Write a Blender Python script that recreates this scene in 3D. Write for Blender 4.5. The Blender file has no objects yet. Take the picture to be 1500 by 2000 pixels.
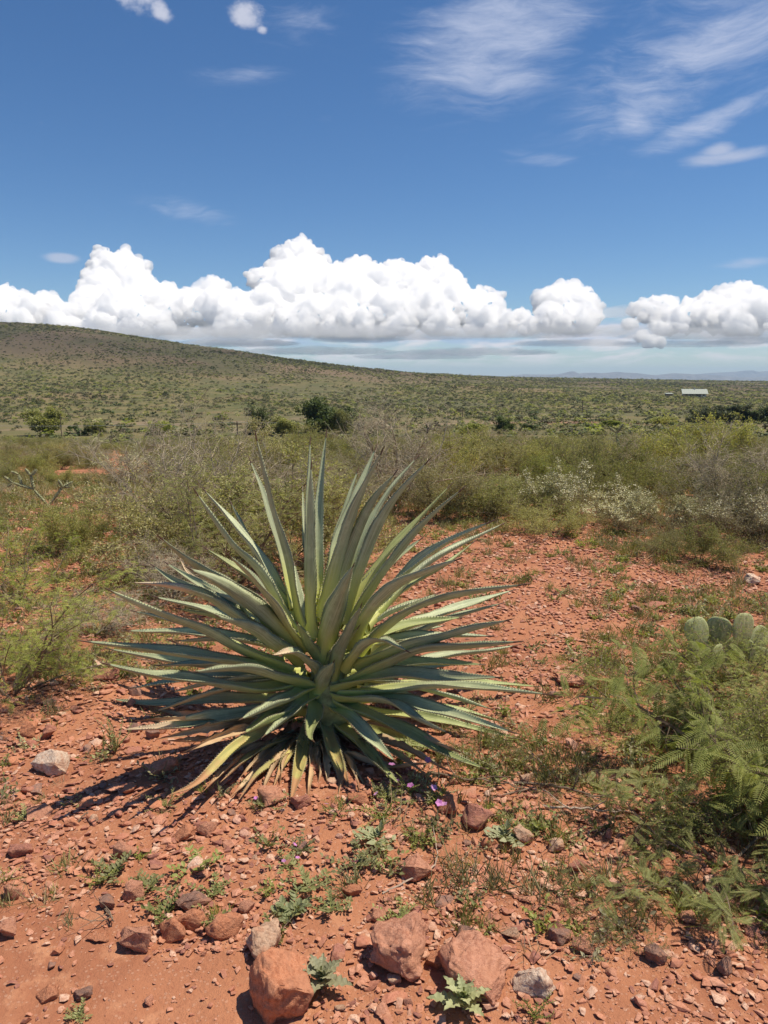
import bpy, bmesh, math, random
import numpy as np
from mathutils import Vector, Matrix
R = math.radians
random.seed(7)
rng = np.random.default_rng(7)
S = bpy.context.scene
C = S.collection

# ------------------------------------------------------------------ camera, sky, sun, exposure
PITCH, CAMZ, F = R(10.0), 1.6, 1500.0
cam = bpy.data.cameras.new('camera'); co = bpy.data.objects.new('camera', cam); C.objects.link(co)
cam.sensor_fit = 'VERTICAL'; cam.sensor_height = 32.0; cam.sensor_width = 24.0; cam.lens = 24.0
cam.clip_start = 0.05; cam.clip_end = 90000
co.location = (0, 0, CAMZ); co.rotation_euler = (R(90) - PITCH, 0, 0); S.camera = co

SUN_AZ, SUN_EL = R(84), R(67)          # azimuth clockwise from +Y (view direction), elevation
sdir = Vector((math.sin(SUN_AZ)*math.cos(SUN_EL), math.cos(SUN_AZ)*math.cos(SUN_EL), math.sin(SUN_EL)))
sun = bpy.data.lights.new('sun', 'SUN'); sun.energy = 4.8; sun.angle = R(0.53); sun.color = (1.0, 0.90, 0.74)
so = bpy.data.objects.new('sun', sun); C.objects.link(so); so.rotation_euler = sdir.to_track_quat('Z', 'Y').to_euler()
so.location = (20, 5, 30)
S.view_settings.view_transform = 'Standard'; S.view_settings.look = 'None'
S.view_settings.exposure = 0.22; S.view_settings.gamma = 1.0; S.view_settings.use_curve_mapping = False
try:
    S.cycles.max_bounces = 100; S.cycles.diffuse_bounces = 3; S.cycles.transparent_max_bounces = 12
    S.cycles.volume_bounces = 96; S.cycles.use_denoising = True
    S.cycles.volume_step_rate = 4
except Exception: pass

class NT:                                # tiny node-tree helper
    def __init__(s, tree): s.t = tree; s.n = tree.nodes; s.l = tree.links
    def N(s, typ, **kw):
        n = s.n.new(typ)
        for k, v in kw.items():
            if k in ('inp',):
                for a, b in v.items(): s.set(n, a, b)
            else: setattr(n, k, v)
        return n
    def set(s, n, a, b):
        if isinstance(b, bpy.types.NodeSocket): s.l.new(b, n.inputs[a])
        else: n.inputs[a].default_value = b
    def math(s, op, a, b=0.0, c=0.0, clamp=False):
        n = s.n.new('ShaderNodeMath'); n.operation = op; n.use_clamp = clamp
        for i, v in enumerate((a, b, c)): s.set(n, i, v)
        return n.outputs[0]
    def mr(s, v, a, b, c=0.0, d=1.0, smooth=True):
        n = s.n.new('ShaderNodeMapRange'); n.interpolation_type = 'SMOOTHSTEP' if smooth else 'LINEAR'
        for i, x in enumerate((v, a, b, c, d)): s.set(n, i, x)
        return n.outputs[0]
    def mix(s, f, a, b, mode='MIX'):
        n = s.n.new('ShaderNodeMix'); n.data_type = 'RGBA'; n.blend_type = mode; n.clamp_result = False
        s.set(n, 0, f); s.set(n, 6, a if isinstance(a, bpy.types.NodeSocket) else (*a, 1) if len(a) == 3 else a)
        s.set(n, 7, b if isinstance(b, bpy.types.NodeSocket) else (*b, 1) if len(b) == 3 else b)
        return n.outputs[2]
    def noise(s, vec, scale, detail=4, rough=0.55, dist=0.0, out=0):
        n = s.n.new('ShaderNodeTexNoise'); n.inputs['Scale'].default_value = scale; n.inputs['Detail'].default_value = detail
        n.inputs['Roughness'].default_value = rough; n.inputs['Distortion'].default_value = dist
        s.l.new(vec, n.inputs['Vector']); return n.outputs[out]
    def map(s, vec, loc=(0,0,0), rot=(0,0,0), scale=(1,1,1)):
        n = s.n.new('ShaderNodeMapping'); n.inputs[1].default_value = loc; n.inputs[2].default_value = rot; n.inputs[3].default_value = scale
        s.l.new(vec, n.inputs[0]); return n.outputs[0]

W = bpy.data.worlds.new('World'); S.world = W; W.use_nodes = True
w = NT(W.node_tree); w.n.clear()
sky = w.N('ShaderNodeTexSky', sky_type='NISHITA'); sky.sun_disc = False
sky.sun_elevation = SUN_EL; sky.sun_rotation = SUN_AZ; sky.altitude = 1300; sky.air_density = 1.0; sky.dust_density = 0.35; sky.ozone_density = 2.2
tc = w.N('ShaderNodeTexCoord').outputs['Generated']
sep = w.N('ShaderNodeSeparateXYZ', inp={0: tc})
dx, dy, dz = sep.outputs
zc = w.math('MAXIMUM', dz, 0.02)
px = w.math('DIVIDE', dx, zc); py = w.math('DIVIDE', dy, zc)
pv = w.N('ShaderNodeCombineXYZ', inp={0: px, 1: py, 2: 0.0}).outputs[0]
# high cirrus, laid on a flat layer far above (plane coordinates = direction / height)
az = w.math('ARCTAN2', dx, dy); el = w.math('ARCSINE', dz)
def blob(a0, e0, sa, se, rot=0.0):       # soft region round azimuth a0, elevation e0 (degrees)
    a = w.math('SUBTRACT', az, R(a0)); e = w.math('SUBTRACT', el, R(e0))
    c, s_ = math.cos(rot), math.sin(rot)
    a2 = w.math('ADD', w.math('MULTIPLY', a, c), w.math('MULTIPLY', e, s_))
    e2 = w.math('SUBTRACT', w.math('MULTIPLY', e, c), w.math('MULTIPLY', a, s_))
    q = w.math('ADD', w.math('POWER', w.math('ABSOLUTE', w.math('DIVIDE', a2, R(sa))), 2.0), w.math('POWER', w.math('ABSOLUTE', w.math('DIVIDE', e2, R(se))), 2.0))
    return w.math('POWER', 2.718, w.math('MULTIPLY', q, -1.0))
def mx(*a):
    r = a[0]
    for b in a[1:]: r = w.math('MAXIMUM', r, b)
    return r
sv = w.N('ShaderNodeCombineXYZ', inp={0: az, 1: el, 2: 0.0}).outputs[0]
warp = w.noise(sv, 5.0, 3, 0.5, 0, 1)
svw = w.N('ShaderNodeVectorMath', operation='MULTIPLY_ADD', inp={0: warp, 1: (0.10, 0.07, 0), 2: sv}).outputs[0]
n1 = w.noise(w.map(svw, rot=(0, 0, R(-33)), scale=(5, 24, 1)), 1.0, 6, 0.62, 0.4)
n2 = w.noise(w.map(svw, loc=(3, 1, 0), rot=(0, 0, R(-22)), scale=(3, 9, 1)), 1.0, 5, 0.6, 0.3)
n1b = w.noise(w.map(svw, loc=(5, 2, 0), rot=(0, 0, R(-38)), scale=(14, 75, 1)), 1.0, 6, 0.68, 0.6)
cir = w.math('ADD', w.math('ADD', w.math('MULTIPLY', n1, 0.45), w.math('MULTIPLY', n2, 0.25)), w.math('MULTIPLY', n1b, 0.30))
reg = mx(blob(7.5, 21.8, 8.0, 4.4, R(12)), w.math('MULTIPLY', blob(21, 19.8, 9.5, 4.6, R(18)), 0.92), w.math('MULTIPLY', blob(22, 16.0, 6.5, 1.1, R(19)), 0.95),
         w.math('MULTIPLY', blob(16.8, 16.4, 2.4, 1.5, R(-35)), 0.8), w.math('MULTIPLY', blob(-13.8, 11.1, 4.5, 1.0, R(-6)), 0.62), w.math('MULTIPLY', blob(-5, 22.5, 6, 2.6), 0.5),
         w.math('MULTIPLY', blob(-10, 19.4, 4, 0.7, R(3)), 0.62), w.math('MULTIPLY', blob(10.6, 14.4, 4, .6, R(-4)), 0.6), w.math('MULTIPLY', blob(-4, 17.0, 1.3, .5), 0.6),
         w.math('MULTIPLY', blob(24.5, 7.3, 2.4, .45, R(4)), 0.8))
cden = w.mr(w.math('ADD', cir, w.math('MULTIPLY', reg, 0.30)), 0.58, 0.92)
cden = w.math('MULTIPLY', cden, w.mr(reg, 0.04, 0.6))
# lens shaped cloudlet and two small puffs
n3 = w.noise(w.map(sv, scale=(34, 50, 1)), 1.0, 6, 0.6)
n3s = w.noise(w.map(svw, scale=(14, 60, 1)), 1.0, 5, 0.6)
puf = mx(blob(-16.4, 23.3, 2.0, 1.1, R(-25)), blob(-14.9, 22.5, 1.0, 0.6, R(-15)), blob(-9.3, 22.7, 1.25, 0.85, R(-8)), w.math('MULTIPLY', blob(-8.3, 21.9, .45, .3), .8))
pden = w.mr(w.math('ADD', puf, w.math('MULTIPLY', w.math('SUBTRACT', n3, 0.5), 1.7)), 0.30, 1.0)
len_ = mx(blob(22.7, 13.7, 3.6, 0.62, R(3)), blob(22.3, 14.1, 1.5, 0.65, 0))
lden = w.mr(w.math('ADD', len_, w.math('MULTIPLY', w.math('SUBTRACT', n3s, 0.5), 0.8)), 0.35, 1.05)
pden = mx(w.math('MULTIPLY', pden, 0.85), w.math('MULTIPLY', lden, 0.6), w.math('MULTIPLY', w.mr(w.math('ADD', blob(-21.9, 7.7, 1.3, 0.42), w.math('MULTIPLY', w.math('SUBTRACT', n3s, 0.5), 0.5)), 0.3, 0.8), 0.55))
# low, far, flat layers near the horizon
n4 = w.noise(w.map(svw, loc=(1, 7, 0), scale=(9, 70, 1)), 1.0, 6, 0.62)
n5 = w.noise(w.map(sv, loc=(4, 2, 0), scale=(16, 34, 1)), 1.0, 6, 0.6)
low = w.math('MULTIPLY', w.mr(el, R(0.4), R(1.5)), w.mr(el, R(3.2), R(4.6), 1, 0))
lowd = w.math('MULTIPLY', w.mr(w.math('ADD', w.math('MULTIPLY', n4, .6), w.math('MULTIPLY', n5, .4)), 0.44, 0.58), low)
SK = 0.086
skyc = w.N('ShaderNodeHueSaturation', inp={'Saturation': 1.20, 'Value': 1.0, 'Color': sky.outputs[0]}).outputs[0]
skyc = w.mix(1.0, skyc, (0.88, 0.96, 1.06), 'MULTIPLY')
def k(c): return tuple(v/SK for v in c)
c1 = w.mix(w.math('MULTIPLY', cden, 0.80), skyc, k((0.50, 0.55, 0.70)))
c2 = w.mix(pden, c1, k((0.56, 0.58, 0.68)))
n6 = w.noise(w.map(svw, loc=(8, 3, 0), scale=(5, 60, 1)), 1.0, 4, 0.55)
band = w.math('MULTIPLY', w.math('MULTIPLY', w.mr(el, R(1.7), R(2.6)), w.mr(el, R(3.6), R(4.6), 1, 0)), w.mr(n6, 0.36, 0.56))
c2 = w.mix(w.math('MULTIPLY', band, 0.75), c2, k((0.36, 0.47, 0.66)))
c3 = w.mix(w.math('MULTIPLY', lowd, 0.72), c2, k((0.80, 0.74, 0.76)))
bg = w.N('ShaderNodeBackground', inp={'Color': c3, 'Strength': SK})
w.N('ShaderNodeOutputWorld', inp={0: bg.outputs[0]})

# ------------------------------------------------------------------ helpers
def tag(o, label=None, cat=None, group=None, kind=None):
    for k_, v in (('label', label), ('category', cat), ('group', group), ('kind', kind)):
        if v: o[k_] = v
    return o
def empty(name, loc, rz=0, label=None, cat=None, group=None):
    o = bpy.data.objects.new(name, None); C.objects.link(o); o.location = loc; o.rotation_euler = (0, 0, rz)
    o.empty_display_size = 0.1
    return tag(o, label, cat, group)
def npmesh(name, parts, mats, smooth=False, uv=None):
    """parts: list of (V, F, matindex) ; F (n,3) or (n,4)"""
    me = bpy.data.meshes.new(name)
    Vs, loops, starts, tot, mi = [], [], [], [], []; off = 0; ls = 0
    for V, Fa, m in parts:
        V = np.asarray(V, float).reshape(-1, 3); Fa = np.asarray(Fa, np.int64)
        if len(Fa) == 0: continue
        Vs.append(V); n, q = Fa.shape
        loops.append((Fa + off).ravel()); starts.append(ls + np.arange(n)*q); tot.append(np.full(n, q)); mi.append(np.full(n, m))
        ls += n*q; off += len(V)
    V = np.concatenate(Vs); L = np.concatenate(loops); st = np.concatenate(starts); tt = np.concatenate(tot); mi = np.concatenate(mi)
    me.vertices.add(len(V)); me.vertices.foreach_set('co', V.astype(np.float32).ravel())
    me.loops.add(len(L)); me.loops.foreach_set('vertex_index', L.astype(np.int32))
    me.polygons.add(len(st)); me.polygons.foreach_set('loop_start', st.astype(np.int32))
    me.polygons.foreach_set('material_index', mi.astype(np.int32))
    me.polygons.foreach_set('use_smooth', np.full(len(st), smooth))
    for m in mats: me.materials.append(m)
    if uv is not None:
        u = me.uv_layers.new(name='UVMap'); u.data.foreach_set('uv', np.asarray(uv, np.float32)[L].ravel())
    me.update(calc_edges=True); me.validate()
    return me
def link(name, me, parent=None, loc=None):
    o = bpy.data.objects.new(name, me); C.objects.link(o)
    if parent: o.parent = parent
    if loc is not None: o.location = loc
    return o
# numpy gradient noise
_perm = rng.permutation(256); _perm = np.concatenate([_perm, _perm, _perm])
_g = rng.normal(size=(256, 3)); _g /= np.linalg.norm(_g, axis=1)[:, None]
def pn(x, y, z=0.0):
    x, y, z = np.broadcast_arrays(np.asarray(x, float), np.asarray(y, float), np.asarray(z, float))
    xi, yi, zi = np.floor(x).astype(int), np.floor(y).astype(int), np.floor(z).astype(int)
    xf, yf, zf = x-xi, y-yi, z-zi
    u, v, w_ = [t*t*t*(t*(t*6-15)+10) for t in (xf, yf, zf)]
    r = 0
    for i in (0, 1):
        for j in (0, 1):
            for k_ in (0, 1):
                h = _perm[_perm[_perm[(xi+i) & 255] + ((yi+j) & 255)] + ((zi+k_) & 255)]
                g = _g[h]
                d = g[..., 0]*(xf-i) + g[..., 1]*(yf-j) + g[..., 2]*(zf-k_)
                r = r + d*(u if i else 1-u)*(v if j else 1-v)*(w_ if k_ else 1-w_)
    return r
def fbm(x, y, z=0.0, o=4, g=0.5):
    a, r, s = 1.0, 0, 1.0
    for i in range(o):
        r = r + a*pn(x*s+i*17.3, y*s+i*9.1, np.asarray(z)*s+i*5.7); a *= g; s *= 2.03
    return r

# ------------------------------------------------------------------ terrain height
KY = [150, 200, 300, 450, 600, 750, 1000, 1500, 2600, 5000, 13000]
KU = [-700, 0, 150, 280, 500, 640, 750, 870, 1000, 1250, 1500, 2200]
KV = [[838, 822, 788, 722, 645, 590, 610, 690, 735, 740, 741],
      [838, 822, 790, 737, 674, 624, 640, 700, 735, 740, 741],
      [838, 822, 792, 743, 682, 631, 646, 705, 735, 740, 741],
      [838, 822, 792, 750, 697, 654, 668, 715, 735, 740, 741],
      [837, 821, 794, 757, 717, 689, 698, 725, 736, 740, 741],
      [836, 820, 796, 762, 728, 709, 713, 730, 736, 740, 741],
      [836, 820, 797, 766, 738, 722, 725, 733, 737, 740, 741],
      [836, 820, 797, 768, 746, 734, 731, 735, 737, 740, 741],
      [836, 819, 797, 770, 755, 746, 740, 736.5, 738, 740.5, 741],
      [836, 819, 797, 772, 760, 753, 747, 741.5, 741.5, 741.8, 742],
      [838, 820, 799, 775, 764, 757, 751, 746, 745.5, 745.2, 745],
      [840, 822, 801, 777, 766, 760, 753, 748, 747, 746, 746]]
KV = np.array(KV)
def v2z(v, Y): return CAMZ - Y*np.tan(PITCH + np.arctan((v-1000.0)/F))
gu = np.linspace(-700, 2200, 146); gl = np.linspace(math.log(100), math.log(13000), 150)
tmp = np.array([[np.interp(u, KU, KV[:, j]) for j in range(len(KY))] for u in gu])
TV = np.array([np.interp(gl, np.log(KY), row) for row in tmp])
for _ in range(3):
    P = np.pad(TV, 2, mode='edge'); TV = sum(P[2+i:P.shape[0]-2+i, 2:-2] for i in (-2, -1, 0, 1, 2))/5
    P = np.pad(TV, 1, mode='edge'); TV = sum(P[1:-1, 1+i:P.shape[1]-1+i] for i in (-1, 0, 1))/3
def zg(X, Y, fine=True):
    X = np.asarray(X, float); Y = np.asarray(Y, float)
    near = np.interp(Y, [-50, 9, 13, 20, 40, 60, 100, 150, 170], [0, 0, -.22, -.8, -2.4, -4.1, -7.2, -9.2, -9.4])
    Yc = np.clip(Y, 100, 13000); u = np.clip(750 + 1523*X/Yc, gu[0], gu[-1]-1e-6)
    fi = (u-gu[0])/(gu[1]-gu[0]); i = np.clip(fi.astype(int), 0, len(gu)-2); a = fi-i
    fj = (np.log(Yc)-gl[0])/(gl[1]-gl[0]); j = np.clip(fj.astype(int), 0, len(gl)-2); b = fj-j
    v = TV[i, j]*(1-a)*(1-b)+TV[i+1, j]*a*(1-b)+TV[i, j+1]*(1-a)*b+TV[i+1, j+1]*a*b
    far = v2z(v, Y)
    t = np.clip((Y-105)/60, 0, 1); t = t*t*(3-2*t)
    z = near*(1-t) + far*t
    # gullies and swells on the hills
    h = np.clip((Y-180)/300, 0, 1)*np.clip((2500-Y)/1500, 0, 1)
    z = z + h*(3.2*fbm(X/150+3, Y/150, 0, 3) - 3.6*np.abs(fbm(X/120+9, Y/230+2, 0, 3))*np.clip((Y-300)/300, 0, 1))
    z = z + np.clip((Y-12)/60, 0, 1)*0.5*fbm(X/14, Y/14, 3, 3)
    z = z + 0.035*fbm(X/1.1+5, Y/1.1, 0, 2)*np.clip((9-Y)/4+1, 0.3, 1)
    if fine:
        m = np.clip((16-Y)/8, 0, 1)
        z = z + m*(0.010*fbm(X/0.16, Y/0.16, 1, 3) + 0.006*np.abs(fbm(X/0.06, Y/0.06, 4, 2)))
    return z
def ray(u, v):
    a, b = (u-750)/F, (1000-v)/F
    return np.array([a, math.cos(PITCH)+b*math.sin(PITCH), -math.sin(PITCH)+b*math.cos(PITCH)])
CAM = np.array([0, 0, CAMZ])
def G(u, v):                              # pixel of the photo -> place on the ground
    d = ray(u, v); z = 0.0
    for _ in range(6):
        t = (z-CAMZ)/d[2]; p = CAM + d*t; z = float(zg(p[0], p[1]))
    return float(p[0]), float(p[1]), z
def at_depth(u, v, Y):
    d = ray(u, v); t = Y/d[1]; return CAM + d*t
def pix(x, y, z):
    fx = y*math.cos(PITCH)-(z-CAMZ)*math.sin(PITCH)
    return 750+F*x/fx, 1000-F*(y*math.sin(PITCH)+(z-CAMZ)*math.cos(PITCH))/fx
def mpp(Y): return (Y*math.cos(PITCH)+CAMZ*math.sin(PITCH))/F

# ------------------------------------------------------------------ materials
def mat(name):
    m = bpy.data.materials.new(name); m.use_nodes = True; t = NT(m.node_tree); t.n.clear(); return m, t
def finish(m, t, shader, disp=None):
    t.N('ShaderNodeOutputMaterial', inp={0: shader}); return m
def bump(t, h, strength, dist, nrm=None):
    n = t.N('ShaderNodeBump', inp={'Height': h, 'Strength': strength, 'Distance': dist})
    if nrm: t.l.new(nrm, n.inputs['Normal'])
    return n.outputs[0]
def leafmat(name, ca, cb, trans=0.3, rough=0.55, scale=6.0, hue=0.12):
    m, t = mat(name)
    pos = t.N('ShaderNodeNewGeometry')
    oi = t.N('ShaderNodeObjectInfo').outputs['Random']
    n = t.noise(pos.outputs['Position'], scale, 3, 0.6)
    f = t.mr(t.math('ADD', t.math('MULTIPLY', n, 0.7), t.math('MULTIPLY', pos.outputs['Random Per Island'], 0.35)), 0.3, 0.75)
    c = t.mix(f, ca, cb)
    c = t.N('ShaderNodeHueSaturation', inp={'Hue': t.mr(oi, 0, 1, .5-hue*.12, .5+hue*.12, False), 'Saturation': t.mr(oi, 0, 1, 0.8, 1.1, False), 'Value': t.mr(t.math('FRACT', t.math('MULTIPLY', oi, 7.3)), 0, 1, .66, 1.22, False), 'Color': c}).outputs[0]
    b = t.N('ShaderNodeBsdfPrincipled', inp={'Base Color': c, 'Roughness': rough, 'Specular IOR Level': 0.3})
    tr = t.N('ShaderNodeBsdfTranslucent', inp={'Color': t.mix(1.0, c, (1.15, 1.2, 0.6), 'MULTIPLY')})
    x = t.N('ShaderNodeMixShader', inp={0: trans, 1: b.outputs[0], 2: tr.outputs[0]})
    return finish(m, t, x.outputs[0])
def simple(name, c, rough=0.7, var=0.25, scale=30, spec=0.3, metal=0.0, bmp=0.0):
    m, t = mat(name)
    p = t.N('ShaderNodeTexCoord').outputs['Object']
    n = t.noise(p, scale, 4, 0.6)
    col = t.mix(t.mr(n, 0.3, 0.7), tuple(x*(1-var) for x in c), tuple(min(1, x*(1+var)) for x in c))
    b = t.N('ShaderNodeBsdfPrincipled', inp={'Base Color': col, 'Roughness': rough, 'Specular IOR Level': spec, 'Metallic': metal})
    if bmp: t.l.new(bump(t, n, 0.8, bmp), b.inputs['Normal'])
    return finish(m, t, b.outputs[0])

# ground
m_ground, t = mat('red_stony_soil')
P = t.N('ShaderNodeNewGeometry').outputs['Position']
sp = t.N('ShaderNodeSeparateXYZ', inp={0: P}); Yp = sp.outputs[1]
a1 = t.noise(P, 1.3, 4, 0.6); a2 = t.noise(P, 9, 5, 0.65); a3 = t.noise(P, 70, 4, 0.7); a4 = t.noise(P, 320, 2, 0.6)
red = t.mix(t.mr(a1, 0.35, 0.68), (0.435, 0.190, 0.103), (0.325, 0.132, 0.073))
red = t.mix(t.mr(a2, 0.5, 0.72), red, (0.49, 0.235, 0.132))
red = t.mix(t.math('MULTIPLY', t.mr(a3, 0.56, 0.72), 0.55), red, (0.28, 0.095, 0.055))
vo = t.N('ShaderNodeTexVoronoi', inp={'Vector': P, 'Scale': 95.0, 'Randomness': 1.0})
gr = t.N('ShaderNodeSeparateColor', inp={0: vo.outputs['Color']}).outputs[0]
grm = t.math('MULTIPLY', t.math('GREATER_THAN', gr, 0.72), t.math('LESS_THAN', vo.outputs['Distance'], 0.42))
red = t.mix(t.math('MULTIPLY', grm, 0.35), red, t.mix(gr, (0.36, 0.15, 0.10), (0.60, 0.36, 0.25)))
b1 = t.noise(P, 0.011, 5, 0.6); b2 = t.noise(P, 0.06, 5, 0.65); b3 = t.noise(P, 0.35, 4, 0.7); b4 = t.noise(t.map(P, loc=(31, 7, 3)), 0.004, 4, 0.6)
far = t.mix(t.mr(b2, 0.4, 0.62), (0.175, 0.145, 0.066), (0.100, 0.105, 0.040))
far = t.mix(t.math('MULTIPLY', t.mr(b1, 0.52, 0.66), 0.6), far, (0.22, 0.145, 0.09))
far = t.mix(t.math('MULTIPLY', t.mr(b4, 0.47, 0.60), 0.65), far, (0.10, 0.10, 0.052))
far = t.mix(t.math('MULTIPLY', t.mr(b3, 0.55, 0.7), 0.35), far, (0.26, 0.20, 0.12))
# exposed red bank of the wash
ex = t.math('DIVIDE', t.math('SUBTRACT', sp.outputs[0], 42), 22.0); ey = t.math('DIVIDE', t.math('SUBTRACT', Yp, 178), 10.0)
bank = t.math('POWER', 2.718, t.math('MULTIPLY', t.math('ADD', t.math('MULTIPLY', ex, ex), t.math('MULTIPLY', ey, ey)), -1.0))
bank = t.mr(t.math('ADD', bank, t.math('MULTIPLY', t.math('SUBTRACT', b3, 0.5), 0.9)), 0.35, 0.7)
far = t.mix(bank, far, (0.33, 0.18, 0.12))
wash = t.math('MULTIPLY', t.mr(Yp, 125, 150), t.mr(Yp, 200, 235, 1, 0))
far = t.mix(t.math('MULTIPLY', wash, t.math('MULTIPLY', t.mr(b2, 0.50, 0.60), .7)), far, (0.27, 0.19, 0.125))
hillm = t.mr(Yp, 430, 640)
far = t.mix(t.math('MULTIPLY', hillm, 0.75), far, t.mix(t.mr(b1, 0.46, 0.56), t.mix(t.mr(b2, .4, .6), (0.088, 0.086, 0.042), (0.118, 0.100, 0.056)), (0.165, 0.118, 0.078)))
col = t.mix(t.mr(t.math('ADD', Yp, t.math('MULTIPLY', b2, 30)), 32, 110), red, far)
hh = t.math('ADD', t.math('MULTIPLY', a2, 1.0), t.math('ADD', t.math('MULTIPLY', a3, 0.35), t.math('MULTIPLY', a4, 0.12)))
hh = t.math('ADD', hh, t.math('MULTIPLY', grm, 0.18))
bs = t.N('ShaderNodeBsdfPrincipled', inp={'Base Color': col, 'Roughness': 0.95, 'Specular IOR Level': 0.12, 'Normal': bump(t, hh, 0.85, 0.02)})
finish(m_ground, t, bs.outputs[0])

def rockmat(name, ramp, bs_=1.0, bd=0.009):
    m, t = mat(name)
    oi = t.N('ShaderNodeObjectInfo').outputs['Random']
    p = t.N('ShaderNodeTexCoord').outputs['Object']
    r = t.N('ShaderNodeValToRGB'); cr = r.color_ramp; cr.interpolation = 'CONSTANT'
    while len(cr.elements) < len(ramp): cr.elements.new(0.5)
    for i, c in enumerate(ramp): cr.elements[i].position = i/len(ramp); cr.elements[i].color = (*c, 1)
    t.l.new(oi, r.inputs[0])
    n1 = t.noise(p, 14*bs_, 5, 0.65); n2 = t.noise(p, 90*bs_, 4, 0.7); n3 = t.noise(p, 4*bs_, 3)
    c = t.mix(t.mr(n1, 0.4, 0.66), r.outputs[0], t.mix(1.0, r.outputs[0], (0.66, 0.58, 0.55), 'MULTIPLY'))
    c = t.mix(t.math('MULTIPLY', t.mr(n2, 0.55, 0.68), 0.5), c, (0.58, 0.40, 0.32))
    c = t.mix(t.math('MULTIPLY', t.mr(n2, 0.36, 0.46, 1, 0), 0.45), c, (0.16, 0.06, 0.045))
    c = t.mix(t.math('MULTIPLY', t.mr(n3, 0.45, 0.60), 0.5), c, (0.47, 0.22, 0.13))
    h = t.math('ADD', t.math('ADD', n1, t.math('MULTIPLY', n2, 0.35)), t.math('MULTIPLY', t.math('ABSOLUTE', t.math('SUBTRACT', n3, .5)), 1.6))
    b = t.N('ShaderNodeBsdfPrincipled', inp={'Base Color': c, 'Roughness': 0.85, 'Specular IOR Level': 0.2, 'Normal': bump(t, h, 0.8, bd)})
    return finish(m, t, b.outputs[0])
PINK, ORNG, TANR, DARK, MAR, PALE = (0.57, 0.275, 0.175), (0.56, 0.235, 0.125), (0.60, 0.40, 0.27), (0.30, 0.18, 0.14), (0.44, 0.19, 0.135), (0.74, 0.58, 0.45)
m_rock = rockmat('red_gravel_stone', bd=.003, ramp=[PINK, ORNG, MAR, (0.54, 0.25, 0.17), TANR, ORNG, MAR, PINK, ORNG, PINK, DARK, ORNG, (0.72, 0.50, 0.38), (0.66, 0.38, 0.28), (0.62, 0.31, 0.2)])
m_peb = rockmat('gravel_chip', [(0.58, 0.29, 0.19), (0.55, 0.25, 0.145), (0.60, 0.34, 0.23), (0.44, 0.19, 0.12), (0.66, 0.43, 0.31), (0.55, 0.26, 0.165), (0.32, 0.135, 0.10), (0.56, 0.25, 0.15), (0.48, 0.20, 0.125)], .5, .0012)
MR = {n: rockmat('stone_'+n, [c]) for n, c in (('pink', PINK), ('orange', ORNG), ('tan', TANR), ('dark', DARK), ('maroon', MAR), ('pale', PALE))}

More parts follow.
